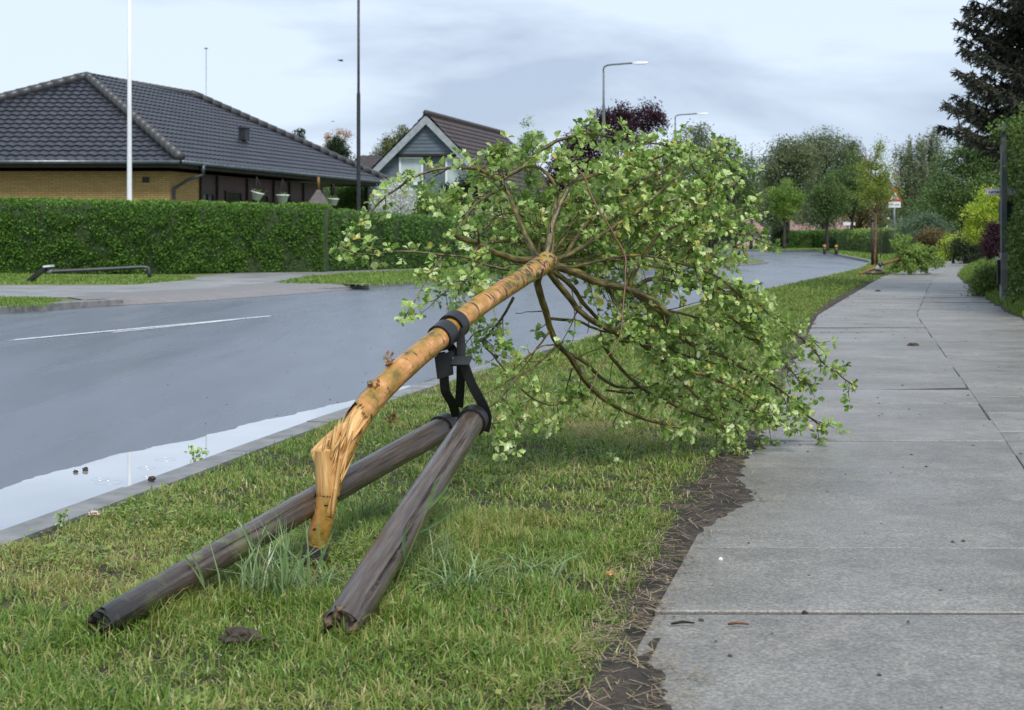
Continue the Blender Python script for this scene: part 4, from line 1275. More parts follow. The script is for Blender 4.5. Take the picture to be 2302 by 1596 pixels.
# ------------------------------------------------------------------ the two stakes and the rubber tie
def stake(pa, pb, ra, rb, label, seed, crack, mtl='stake'):
    pa, pb = Vector(pa), Vector(pb)
    n = 46
    pts = [pa.lerp(pb, i / n) + Vector((0, 0, .008 * math.sin(i / n * 3.1))) for i in range(n + 1)]
    rs = [ra + (rb - ra) * i / n for i in range(n + 1)]
    rs[0] *= .93; rs[-1] *= .90
    Lg = (pb - pa).length

    d = (pb - pa).normalized(); rr = Vector((0, 0, 1)); sd = d.cross(rr).normalized(); uu = sd.cross(d)
    crack = [(math.atan2(Vector(v).dot(uu), Vector(v).dot(sd)), a_, b_, c_) for v, a_, b_, c_ in crack]

    def rf(a, s):
        k = 1 + .03 * mnoise.noise(Vector((math.cos(a) * 1.3, math.sin(a) * 1.3, s * 4 + seed))) + .012 * mnoise.noise(Vector((a * 6, seed, s * 6)))
        for (ac, s0, s1, dp) in crack:
            if s0 < s < s1:
                w_ = .072 + .03 * nz(s * 8, seed)
                da = abs((a - ac - .18 * nz(s * 4, seed + 3) - .05 * nz(s * 19, seed) + math.pi) % (2 * math.pi) - math.pi)
                if da < w_ * 1.8: k -= dp * math.sin(math.pi * (s - s0) / (s1 - s0)) ** .4
        return k
    base = pa.copy(); base.z = 0
    th = thing('wooden_stake', label, 'stake', base, 'wooden stakes of the broken tree')
    mb = MB(); mb.tube(pts, rs, n=130, cap=False, rfun=rf)
    mb.build('pole', M[mtl], th)
    return th, pts, rs


SA0, SA1 = P(226, 1405, 3.63), P(1022, 950, 5.27)
SB0, SB1 = P(768, 1404, 3.60), P(1072, 932, 5.02)
SA0.z = .036; SB0.z = .040
thA, ptA, rsA = stake(SA0, SA1, .040, .043, 'round grey wooden stake tipped over behind the snapped stem, black rotten end', 2.0, [((.45, -.35, .45), .2, 1.5, .13)], 'stake_mossy')
thB, ptB, rsB = stake(SB0, SB1, .049, .042, 'round grey wooden stake with a long crack lying in front, torn lower end', 9.0, [((.66, -.3, .72), .46, 1.26, .5), ((.85, -.28, .5), .05, .60, .4)])


def end_cap(th, pts, rs, m, name, rough, flip):
    d = (pts[1] - pts[0]).normalized(); q = (-d).to_track_quat('Z', 'Y').to_matrix()
    if not flip: d = (pts[-1] - pts[-2]).normalized(); q = d.to_track_quat('Z', 'Y').to_matrix()
    c = pts[0] if flip else pts[-1]; r = rs[0] if flip else rs[-1]
    mb = MB()
    prof = [(1.012, -.012), (1.01, -.01), (.96, .004), (.7, .006), (.4, .004), (.0001, .002)]
    mb.lathe((0, 0, 0), [(a * r, z) for a, z in prof], 28)
    mb.v = [c + q @ (v * (1 + rough * mnoise.noise(v * 45) * .35) + Vector((0, 0, rough * .05 * mnoise.noise(v * 70 + Vector((3, 1, 4))) * (v.z > -.02)))) for v in mb.v]
    mb.build(name, M[m], th)


end_cap(thA, ptA, rsA, 'rot', 'rotten_end', .6, True)
end_cap(thB, ptB, rsB, 'wood_end', 'torn_end', .7, True)
end_cap(thA, ptA, rsA, 'stake', 'top_end', .05, False)
end_cap(thB, ptB, rsB, 'wood_end', 'top_end', .05, False)

tie = thing('rubber_tie', 'black rubber tree tie joining the leaning trunk to the two stakes', 'tree tie', P(1040, 900, 5.05))


def ring(c, axis, r, wd, th_, name, n=40):
    axis = Vector(axis).normalized(); ref = Vector((0, 0, 1)); sd = axis.cross(ref).normalized(); u = sd.cross(axis)
    vs, fs = [], []
    for k in range(n):
        a = 2 * math.pi * k / n
        e = sd * math.cos(a) + u * math.sin(a)
        for rr, zz_ in ((r, -wd / 2), (r + th_, -wd / 2 + .001), (r + th_, wd / 2 - .001), (r, wd / 2)):
            vs.append(c + e * rr + axis * zz_)
    for k in range(n):
        for j in range(4):
            fs.append((4 * k + j, 4 * k + (j + 1) % 4, 4 * ((k + 1) % n) + (j + 1) % 4, 4 * ((k + 1) % n) + j))
    mb = MB(); mb.add(vs, fs, None, True)
    o = mb.build(name, M['rubber'], tie)
    o.data.set_sharp_from_angle(angle=rad(35))
    return o


ia = min(range(len(cl)), key=lambda k: abs(CX + F * cl[k].x / cl[k].y - 996))
ib = min(range(len(cl)), key=lambda k: abs(CX + F * cl[k].x / cl[k].y - 1020))
ring(cl[ia], cl[ia + 1] - cl[ia - 1], cr[ia] * 1.045, .060, .007, 'trunk_band')
ring(cl[ib], cl[ib + 1] - cl[ib - 1], cr[ib] * 1.045 + .003, .050, .008, 'trunk_band')
mb = MB(); mb.prism([Q7(962, 330, 5.02), Q7(1072, 290, 5.02), Q7(1080, 440, 5.02), Q7(980, 470, 5.02)], (0, .018, 0)); mb.build('spacer_plate', M['rubber'], tie)
mb = MB(); mb.prism([Q7(1085, 325, 4.98), Q7(1200, 322, 4.98), Q7(1172, 378, 4.94), Q7(1062, 376, 4.94)], (0, .004, -.006)); mb.build('spacer_plate', M['rubber'], tie)
for pts in ([Q7(1120, 150, 5.04), Q7(1128, 250, 5.02), Q7(1130, 350, 4.98)],
            [Q7(1000, 300, 5.04), Q7(1022, 440, 5.04), Q7(1030, 540, 5.05), Q7(1075, 620, 5.08), Q7(1100, 700, 5.12)],
            [Q7(1128, 370, 4.99), Q7(1125, 500, 5.03), Q7(1115, 640, 5.08)],
            [Q7(1148, 375, 4.97), Q7(1195, 500, 4.97), Q7(1250, 600, 4.97), Q7(1290, 700, 4.985), Q7(1275, 790, 5.0)],
            [Q7(1050, 250, 5.06), Q7(1110, 330, 5.02)]):
    mb = MB(); mb.ribbon(spline(pts, .02), .0105 * 5 / 1.6 if len(pts) == 5 else .03, .006, (1, -.25, .2)); mb.build('strap', M['rubber'], tie)
k = len(ptB) - 3
ring(ptB[k], ptB[k + 1] - ptB[k - 1], rsB[k] * 1.05, .05, .006, 'stake_band')
k = len(ptA) - 3
ring(ptA[k], ptA[k + 1] - ptA[k - 1], rsA[k] * 1.05, .05, .006, 'stake_band')
# thick folded lug outside the front stake
mb = MB(); c = Q7(1262, 690, 5.0)
mb.lathe((0, 0, 0), [(.0001, -.012), (.038, -.011), (.041, 0), (.038, .011), (.0001, .012)], 28)
q = Vector((.75, -.45, .25)).to_track_quat('Z', 'Y').to_matrix()
mb.v = [c + q @ Vector((v.x, v.y * .72, v.z)) for v in mb.v]
mb.build('lug', M['rubber'], tie)

# ------------------------------------------------------------------ tufts of tall grass and small litter on the verge
TUFT = [((640, 1345), 26, .16, .30, .5, 'tall wet grass tuft growing between the two stakes in front of the rotten foot'),
        ((565, 1350), 16, .14, .27, .6, 'upright grass tuft against the front of the rear stake'),
        ((815, 1180), 20, .10, .22, .4, 'fine grass tuft behind the cracked stake near the stem'),
        ((935, 1290), 24, .10, .24, .9, 'drooping grass tuft at the outer side of the cracked stake'),
        ((1040, 1330), 34, .08, .20, 1.2, 'flattened wet grass clump beside the cracked stake'),
        ((1190, 1300), 26, .06, .15, 1.3, 'low flattened grass clump near the bare soil patch'),
        ((700, 1330), 36, .06, .16, 1.4, 'pale drooping grass tussock at the foot of the broken stem'),
        ((440, 1330), 10, .08, .17, .5, 'few stiff grass blades by the lower part of the rear stake'),
        ((1000, 1250), 22, .07, .16, 1.0, 'wet grass bunch a step beyond the cracked stake end')]
for (x, y), n, h0, h1, ln, lab in TUFT:
    g = G(x, y); n = int(n * 2.4)
    pos = np.stack([RNG.normal(g.x, .045 if n > 40 else .022, n), RNG.normal(g.y, .06 if n > 40 else .03, n), np.full(n, -.01)], 1)
    tag(blades(pos, RNG.uniform(h0, h1, n), RNG.uniform(.0028, .0066, n), np.abs(RNG.normal(ln, .3, n)), RNG.random(n) * 6.28, 'grass_tuft', M['reed'], np.clip(RNG.normal(.45, .22, n), 0, 1), base=(g.x, g.y, 0)), lab, 'grass tuft', 'tall grass tufts around the stakes')


def stalk(pts, leaves, label, m='reed'):
    pts = [P(*p) for p in pts]
    base = pts[0].copy(); base.z = 0
    th = thing('grass_stalk', label, 'grass stalk', base, 'long grass stalks by the stakes')
    mb = MB(); mb.tube(spline(pts, .02), [.0026, .0012], n=6); mb.build('stem', M['reed_stem'], th)
    for lf in leaves:
        lp = spline([P(*p) for p in lf], .015); n = len(lp)
        mb = MB(); vs = []; fs = []
        for i, p in enumerate(lp):
            t = i / (n - 1); w_ = .0044 * (math.sin(math.pi * min(1, t * .8 + .18)) ** .7) * (1 - t ** 3) + .0002
            d = (lp[min(i + 1, n - 1)] - lp[max(i - 1, 0)]).normalized(); sd = d.cross(Vector((.2, 1, .3))).normalized()
            vs += [p - sd * w_, p + Vector((0, .002, -.001)), p + sd * w_]
        for i in range(n - 1):
            fs += [(3 * i, 3 * i + 1, 3 * i + 4, 3 * i + 3), (3 * i + 1, 3 * i + 2, 3 * i + 5, 3 * i + 4)]
        mb.add(vs, fs, None, True); mb.build('blade', M['reed_leaf'], th)


M['reed_stem'] = mat('reed_stem', [(.17, .17, .08), (.26, .22, .12)], .4, 6)
M['reed_leaf'] = mat('reed_leaf', [(.14, .24, .08), (.25, .36, .16)], .3, 30, transl=.25)


def z8(x, y): return (162 + x / 2.51, 899 + y / 2.51)


def q8(x, y, Y): return (*z8(x, y), Y)


stalk([q8(1790, 1180, 3.98), q8(1850, 980, 3.98), q8(1930, 800, 3.97), q8(2010, 600, 3.97)],
      [[q8(2000, 620, 3.97), q8(2060, 560, 3.96), q8(2110, 500, 3.95), q8(2150, 430, 3.94)],
       [q8(1950, 750, 3.97), q8(2030, 710, 3.95), q8(2120, 650, 3.93), q8(2210, 590, 3.92)],
       [q8(1990, 640, 3.97), q8(2030, 540, 3.96), q8(2050, 460, 3.95), q8(2105, 400, 3.95)],
       [q8(1880, 900, 3.97), q8(1870, 800, 3.95), q8(1890, 730, 3.94), q8(1940, 690, 3.94)]], 'long bent grass stalk leaning over the cracked stake')
stalk([q8(1260, 1180, 3.95), q8(1180, 1060, 3.95), q8(1100, 920, 3.96), q8(1035, 830, 3.97)],
      [[q8(1040, 835, 3.97), q8(1000, 790, 3.97), q8(965, 720, 3.97), q8(945, 650, 3.97)],
       [q8(1040, 835, 3.97), q8(1070, 780, 3.96), q8(1100, 720, 3.95), q8(1120, 670, 3.95)],
       [q8(1180, 1060, 3.95), q8(1195, 920, 3.94), q8(1225, 780, 3.94), q8(1255, 650, 3.94)]], 'grass stalk with seed leaf rising between the two stakes')
stalk([q8(1330, 1180, 3.97), q8(1340, 1060, 3.97), q8(1400, 920, 3.98)],
      [[q8(1380, 960, 3.98), q8(1420, 860, 3.97), q8(1450, 790, 3.96), q8(1480, 730, 3.96)],
       [q8(1345, 1060, 3.97), q8(1290, 980, 3.97), q8(1310, 900, 3.96), q8(1330, 830, 3.96)],
       [q8(1340, 1100, 3.97), q8(1420, 1020, 3.96), q8(1470, 960, 3.95)]], 'broad wet grass stalk in front of the rotten stem foot')
stalk([q8(770, 1110, 3.9), q8(720, 1010, 3.9), q8(680, 950, 3.9)],
      [[q8(735, 1040, 3.9), q8(690, 960, 3.9), q8(640, 890, 3.9), q8(605, 820, 3.9)],
       [q8(745, 1050, 3.9), q8(720, 960, 3.9), q8(690, 900, 3.9), q8(660, 850, 3.9)]], 'stiff grass stalk against the mossy lower half of the rear stake')


def sprig(name, g, n, spread, hgt, label, cat, lf='leaf', base_z=0., sz=(.014, .028)):
    th = thing(name, label, cat, g)
    mb = MB(); pos = []
    for k in range(7):
        e = Vector(g) + Vector((random.gauss(0, spread), random.gauss(0, spread), base_z + hgt * random.uniform(.4, 1)))
        mb.tube([Vector(g) + Vector((0, 0, base_z * .5)), Vector(g).lerp(e, .5) + Vector((0, 0, hgt * .1)), e], .0013, n=5)
        pos += [e + Vector((random.gauss(0, .01), random.gauss(0, .01), random.gauss(0, .006))) for j in range(n // 7)]
    for p in pos: p.z = max(p.z, g[2] + .006)
    mb.build('twig', M['limb'], th)
    k = len(pos)
    scatter('foliage', LOBE, LOBEF, np.array([tuple(p) for p in pos]), frames(rand_dirs(k), rand_dirs(k) + np.array([0, 0, .8])), RNG.uniform(*sz, k), M[lf], th, tint=np.clip(RNG.normal(.35, .2, k), 0, 1))
    return th


sprig('leafy_sprig', G(437, 1050, ROAD_Z) + Vector((0, 0, .004)), 63, .026, .075, 'leafy green sprig standing in the puddle by the kerb', 'sprig')
sprig('leafy_sprig', G(1382, 1046), 42, .045, .03, 'pale leafy sprig dropped on the lawn below the crown', 'sprig', sz=(.02, .034))
sprig('weed', G(138, 1188), 35, .014, .05, 'small yellow-green weed growing at the kerb edge', 'weed', 'leaf', sz=(.01, .018))
sprig('weed', G(880, 1330), 49, .03, .07, 'small leafy weed at the foot of the cracked stake', 'weed', 'grass', sz=(.012, .02))
sprig('fallen_leaf', Vector((G(1893, 981).x, G(1893, 981).y, TOPZ + .004)), 7, .012, .012, 'single green leaf lying on the path beside the crown', 'leaf', sz=(.022, .03))


def lump(name, c, size, m, label, cat, seed=0., flat=1., group=None):
    mb = MB()
    bm = bmesh.new(); bmesh.ops.create_icosphere(bm, subdivisions=3, radius=1)
    s = Vector(size)
    for v in bm.verts:
        k = 1 + .45 * mnoise.noise(v.co * 1.6 + Vector((seed, 0, 0))) + .22 * mnoise.noise(v.co * 5 + Vector((0, seed, 0)))
        v.co = Vector((v.co.x * s.x, v.co.y * s.y, v.co.z * s.z)) * k
    mb.add([Vector(c) + v.co for v in bm.verts], [[v.index for v in f.verts] for f in bm.faces])
    bm.free()
    o = mb.build(name, M[m], base=c)
    return tag(o, label, cat, group)


c = G(540, 1452); lump('soil_clod', c + Vector((0, 0, .02)), (.045, .035, .026), 'rubble', 'dark clod of earth on the lawn below the tall tufts', 'clod', 2)
c = G(1122, 1385); lump('soil_clod', c + Vector((0, 0, .008)), (.05, .03, .018), 'rubble', 'flat black clod of earth in the grass near the cracked stake', 'clod', 5)
c = G(1372, 1312); lump('wood_chip', c + Vector((0, 0, .03)), (.017, .010, .006), 'chip', 'orange wood chip lying on the bare soil patch', 'wood chip', 3)
c = G(1620, 1272); lump('paper_scrap', Vector((c.x, c.y, TOPZ + .006)), (.006, .006, .005), 'sign_white', 'tiny white scrap on the path slab', 'scrap', 4)
c = G(210, 1167); lump('fallen_blossom', c + Vector((0, 0, .02)), (.02, .012, .009), 'petal', 'crumpled pink blossom lying at the kerb edge', 'blossom', 6)
for x, y, s, lab in [(192, 1061, .013, 'small dark pebble at the road edge of the puddle, the larger of two'), (170, 1065, .010, 'small dark pebble at the road edge of the puddle, the smaller of two'), (342, 1083, .014, 'black crumb on the kerb stone beside the puddle')]:
    c = G(x, y, ROAD_Z if x < 300 else 0); lump('pebble', c + Vector((0, 0, s * .6 + .004)), (s, s, s * .8), 'rubble', lab, 'pebble', x)
for x, y, s, lab in [(2053, 781, .05, 'dark lump of debris on the middle joint of the path'), (1974, 657, .05, 'small dark clump on the far part of the path')]:
    c = G(x, y); lump('debris_lump', Vector((c.x, c.y, TOPZ + .008)), (s, s, s * .4), 'rubble', lab, 'debris', x)
for x, y, a, L_, lab in [(1535, 1419, .15, .05, 'short dark twig lying on the near path slab'), (1660, 1421, .0, .045, 'thin brown twig lying on the near path slab'), (1700, 1000, .1, .05, 'dark twig lying on the path under the crown tip')]:
    c = G(x, y); c.z = TOPZ + .006
    d = Vector((math.cos(a), math.sin(a), 0))
    mb = MB(); mb.tube([c - d * L_ * .6, c + Vector((0, .004, .003)), c + d * L_ * .6], [.003, .004, .002], n=6)
    tag(mb.build('twig', M['rot'] if x != 1660 else M['red_twig'], base=c), lab, 'twig')

# ------------------------------------------------------------------ houses across the road
def roof_face(o, u, v, poly, tw=.30, rh=.36, amp=.028, sub=6, step=.03):
    """a slope of interlocking tiles: real waves along u and a lip at every course along v; poly in (u, v) metres"""
    o = Vector(o); u = Vector(u); v = Vector(v); n = u.cross(v).normalized()
    if n.z < 0: n = -n
    umin = min(p[0] for p in poly); umax = max(p[0] for p in poly); vmax = max(p[1] for p in poly)

    def span(vv):
        xs = []
        for i in range(len(poly)):
            a, b = poly[i], poly[i - 1]
            if (a[1] > vv) != (b[1] > vv): xs.append((b[0] - a[0]) * (vv - a[1]) / (b[1] - a[1]) + a[0])
        return (min(xs), max(xs)) if len(xs) >= 2 else None
    mb = MB(); vs = []; fs = []; tcs = []
    nr = int(vmax / rh) + 1
    for r in range(nr):
        va, vb = r * rh, min((r + 1) * rh, vmax - 1e-4)
        sp = span((va + vb) / 2)
        if not sp or vb <= va: continue
        c0 = int((sp[0] - umin) / tw * sub) ; c1 = int((sp[1] - umin) / tw * sub) + 1
        base = len(vs)
        m = c1 - c0 + 1
        for (vv, hh) in ((va - .03, step), (vb, .0)):
            for c in range(c0, c1 + 1):
                x = umin + c * tw / sub
                ph = (c % sub) / sub
                wv = amp * (math.sin(2 * math.pi * ph) * .5 + .5)
                q = o + u * x + v * vv + n * (wv + hh)
                vs.append(q); tcs.append((x * .6, vv * .6, math.floor(x / tw) * 3.1 + r * 1.7))
        for c in range(c0, c1 + 1):               # front lip of the course
            q = vs[base + (c - c0)] - n * (step + .012); vs.append(q); tcs.append(tcs[base + (c - c0)])
        for c in range(m - 1):
            fs.append((base + c, base + c + 1, base + m + c + 1, base + m + c))
            fs.append((base + 2 * m + c, base + 2 * m + c + 1, base + c + 1, base + c))
    mb.add(vs, fs, tcs)
    return mb


def ridge(a, b, r=.13, L=.42):
    mb = MB(); a = Vector(a); b = Vector(b); n = max(1, int((b - a).length / L)); d = (b - a) / n
    for i in range(n):
        p = a + d * i
        mb.tube([p, p + d * .93, p + d * 1.12], [r * 1.12, r * .98, r * .9], n=10)
    return mb


# --- bungalow with hipped roof
HU = Vector((-1, 0, 0)); HV = Vector((.268, .963, 0)).normalized()
C0 = Vector((-10.4, 46, 3.36)); LW, LL = 12.9, 18.4
C1, C2 = C0 + HU * LW, C0 + HV * LL
C3 = C2 + HU * LW
R1 = P(195, 176, 52.2); R2 = P(432, 216, 58.9)
hs = thing('bungalow', 'yellow brick bungalow with black hipped tile roof behind the clipped hedge', 'house', (C0.x - 6, C0.y + 9, 0))
for (a, b, apex) in ((C1, C0, [R1]), (C0, C2, [R2, R1]), (C2, C3, [R2]), (C3, C1, [R1, R2])):
    u = (b - a).normalized(); n_ = u.cross((apex[0] - a)).normalized()
    v = n_.cross(u).normalized()
    if v.z < 0: v = -v
    pl = [((p - a).dot(u), (p - a).dot(v)) for p in [a, b] + apex]
    roof_face(a, u, v, pl, tw=.31, rh=.36, amp=.038, step=.040).build('roof', M['roof_tile'], hs)
mb = MB()
mb.add([C0, C1, C3, C2, R1 - Vector((0, 0, .12)), R2 - Vector((0, 0, .12))], [(1, 0, 4), (0, 2, 5, 4), (2, 3, 5), (3, 1, 4, 5)])
mb.v = [q - Vector((0, 0, .06)) for q in mb.v]
mb.build('roof_deck', M['dark_board'], hs)
for a, b in ((C0, R1), (C1, R1), (R1, R2), (C2, R2), (C3, R2)):
    up = Vector((0, 0, .09)); ridge(Vector(a) + up, Vector(b) + up, .16 if a != R1 else .12).build('ridge_tiles', M['ridge_tile'], hs)
IN = .62
W0 = C0 + HU * IN + HV * IN; W1 = C1 - HU * IN + HV * IN; W2 = C2 + HU * IN - HV * 5.4; W3 = C3 - HU * IN - HV * IN
for q in (W0, W1, W2, W3): q.z = 0
WH = 3.05


def wall(a, b, h, m, name, parent, z0=0., off=0.):
    a = Vector(a); b = Vector(b); d = (b - a).normalized(); L_ = (b - a).length
    nn = Vector((d.y, -d.x, 0)) * off
    mb = MB()
    mb.add([a + nn + Vector((0, 0, z0)), b + nn + Vector((0, 0, z0)), b + nn + Vector((0, 0, h)), a + nn + Vector((0, 0, h))], [(0, 1, 2, 3)], [(0, z0, 0), (L_, z0, 0), (L_, h, 0), (0, h, 0)])
    return mb.build(name, m, parent)


wall(W1, W0, WH, M['yellow_brick'], 'wall', hs)
wall(W0, W0 + HV * 2.0, WH, M['yellow_brick'], 'wall', hs)
wall(W0 + HV * 2.0, W2, WH, M['brown_panel'], 'wall', hs)
W23 = W3 - HV * 4.8
wall(W2, W23, WH, M['yellow_brick'], 'wall', hs)
wall(W23, W1, WH, M['yellow_brick'], 'wall', hs)
# soffit, fascia, gutters
mb = MB()
z = Vector((0, 0, -.20))
mb.add([C0 + z, C1 + z, C3 + z, C2 + z], [(0, 1, 2, 3)]); mb.build('soffit', M['dark_board'], hs)
for a, b in ((C1, C0), (C0, C2), (C2, C3), (C3, C1)):
    mb = MB(); d = (b - a).normalized(); nn = Vector((d.y, -d.x, 0))
    mb.bar(a + Vector((0, 0, -.12)) - nn * .03, b + Vector((0, 0, -.12)) - nn * .03, .04, .20); mb.build('fascia', M['dark_board'], hs)
    mb = MB(); mb.tube([a + nn * .07 + Vector((0, 0, -.05)), b + nn * .07 + Vector((0, 0, -.05))], .07, n=10); mb.build('gutter', M['gutter'], hs)
mb = MB()
g0 = C0 + HV * 1.35 + Vector((.08, 0, -.12)); g1 = W0 + HV * .12 + Vector((.08, -.02, 2.45))
mb.tube([g0, g0 + Vector((0, 0, -.28)), g0.lerp(g1, .5) + Vector((0, 0, -.04)), g1 + Vector((0, 0, .06)), g1 - Vector((0, 0, .2)), Vector((g1.x, g1.y, 0))], .05, n=10)
mb.build('downpipe', M['pipe'], hs)
mb = MB(); mb.tube([g0 + Vector((0, 0, .06)), g0 - Vector((0, 0, .26))], [.075, .06], n=10); mb.build('gutter_outlet', M['gutter'], hs)
mb = MB(); vq = P(328, 404, W0.y); mb.box((vq.x, W0.y - .012, vq.z), (.22, .03, .17)); mb.build('wall_vent', M['dark_board'], hs)
mb = MB()
vq = P(549, 302, 54.9)
mb.box(vq, (.26, .4, .44), Matrix.Rotation(rad(-15.6), 3, 'Z')); mb.build('roof_vent', M['black_metal'], hs)
mb = MB(); mb.box(vq + Vector((.02, 0, .25)), (.34, .5, .05), Matrix.Rotation(rad(-15.6), 3, 'Z')); mb.build('vent_cap', M['ridge_tile'], hs)
NV = Vector((HV.y, -HV.x, 0))


def on_side(s, z, off=0.): q = W0 + HV * s + NV * off; return Vector((q.x, q.y, z))


def opening(s0, s1, z0, z1, kind, name, parent=None, fr='frame_dark', gl='glass', bars=0):
    par = parent or hs
    mb = MB()
    t = .07
    a, b = on_side(s0, 0, .03), on_side(s1, 0, .03)
    for zc in (z0 + t / 2, z1 - t / 2):
        mb.bar(a + Vector((0, 0, zc)), b + Vector((0, 0, zc)), .06, t)
    for q in [a + HV * t / 2, b - HV * t / 2] + [a.lerp(b, (i + 1) / (bars + 1)) for i in range(bars)]:
        mb.bar(q + Vector((0, 0, z0 + t)), q + Vector((0, 0, z1 - t)), .06, t, up=HV)
    f = mb.build(name, M[fr], par)
    mb = MB(); mb.add([on_side(s0 + t, z0 + t, .015), on_side(s1 - t, z0 + t, .015), on_side(s1 - t, z1 - t, .015), on_side(s0 + t, z1 - t, .015)], [(0, 1, 2, 3)])
    mb.build('pane', M[gl], f)
    return f


opening(2.05, 2.95, .02, 2.45, 'door', 'door', bars=1)
opening(3.80, 5.05, .5, 2.55, 'window', 'window')
opening(6.0, 7.2, .5, 2.50, 'window', 'window')
opening(9.25, 10.2, .02, 2.35, 'door', 'door')
for s in (2.0, 3.2, 5.5, 7.7, 9.1, 10.4):
    mb = MB(); mb.bar(on_side(s, .02, .04), on_side(s, WH - .02, .04), .08, .10, up=HV); mb.build('post', M['dark_board'], hs)
mb = MB(); mb.lathe(on_side(11.0, 1.9, .12), [(.02, .16), (.05, .14), (.09, .05), (.09, -.06), (.05, -.1), (.0001, -.11)], 10); wl = mb.build('wall_lamp', M['grey_metal'], hs)
for s in (13.6, 17.4):
    mb = MB(); mb.bar(on_side(s, 0, -.1), on_side(s, 3.1, -.1), .14, .14, up=HV); mb.build('post', M['dark_board'], hs)

POTS = [(577, 441, 51.0, .23, .12, 'white hanging flower pot blown askew in front of a bungalow window'),
        (635, 447, 53.1, .24, .0, 'white hanging flower pot hanging level before the brown panels'),
        (749, 454, 57.6, .22, .02, 'white hanging flower pot under the roof end beside the green shrub')]
for x, y, Y, r, tilt, lab in POTS:
    c = P(x, y, Y)
    th = thing('hanging_pot', lab, 'flower pot', c, 'white pots hanging from the bungalow eaves')
    rm = Matrix.Rotation(tilt * 2.2, 3, 'Y')
    mb = MB(); mb.lathe((0, 0, 0), [(r * .55, -r * .62), (r * .60, -r * .60), (r * .93, r * .42), (r * 1.04, r * .45), (r * 1.04, r * .62), (r * .92, r * .62), (r * .86, r * .40), (.0001, r * .38)], 22)
    mb.v = [c + rm @ v for v in mb.v]; mb.build('pot', M['white_plastic'], th)
    mb = MB(); top = c + Vector((0, 0, max(.5, 3.05 - c.z)))
    for k in range(3):
        a = k * 2.094 + .4
        mb.tube([c + rm @ Vector((r * math.cos(a), r * math.sin(a), r * .6)), top], .012, n=5)
    mb.build('hanger', M['dark_board'], th)
    k = 40
    pos = np.array(c) + np.array([0, 0, r * .62]) + RNG.normal(0, 1, (k, 3)) * np.array([r * .45, r * .45, .04])
    scatter('foliage', KITE, KITEF, pos, frames(rand_dirs(k), rand_dirs(k)), RNG.uniform(.06, .11, k), M['f_green'], th)
# pyramid shaped shingled top with a pole
c = P(716, 450, 54.5)
th = thing('pyramid_feeder', 'grey brown pyramid roof on a wooden pole rising above the hedge between hanging pots', 'bird feeder', (c.x, c.y, 0))
mb = MB()
hw, hh = .42, .52
q = [c + Vector((sx * hw, sy * hw, -.22)) for sx, sy in ((-1, -1), (1, -1), (1, 1), (-1, 1))] + [c + Vector((0, 0, hh - .05))]
mb.add(q, [(0, 1, 4), (1, 2, 4), (2, 3, 4), (3, 0, 4), (3, 2, 1, 0)]); mb.build('roof', M['shingle'], th)
mb = MB(); mb.tube([c + Vector((0, 0, hh - .12)), c + Vector((0, 0, hh + .35))], [.06, .045], n=8); mb.build('finial', M['bark_orange'], th)
mb = MB(); mb.tube([(c.x, c.y, 0), c + Vector((0, 0, -.2))], .05, n=8); mb.build('pole', M['dark_board'], th)

# --- gabled house
g2 = thing('gabled_house', 'blue grey timber house with steep brown tiled gable roof and white bargeboards', 'house', P(957, 530, 80) * 1 - Vector((0, 0, 1)))
GY = 75.0
AP = P(957, 258, GY); hw = 4.45
EL = AP + Vector((-hw, 0, -hw * 1.02)); ER = AP + Vector((hw, 0, -hw * 1.02))
dv = Vector((.253, .967, 0)).normalized(); GL = 15.2
wl_, wr_ = Vector((EL.x + .42, GY + .5, 0)), Vector((ER.x - .42, GY + .5, 0))
zt = EL.z + .42 * 1.02 - .1


def gable(yoff, z0, name, m):
    x0 = AP.x - (AP.z - .25 - z0) / 1.02 + .12 if z0 > zt else wl_.x
    x1 = 2 * AP.x - x0
    mb = MB(); y = GY + yoff
    pl = [(x0, y, z0), (x1, y, z0)] + ([] if z0 > zt else [(wr_.x, y, zt)]) + [(AP.x, y, AP.z - .22)] + ([] if z0 > zt else [(wl_.x, y, zt)])
    mb.add(pl, [tuple(range(len(pl)))]); return mb.build(name, m, g2)


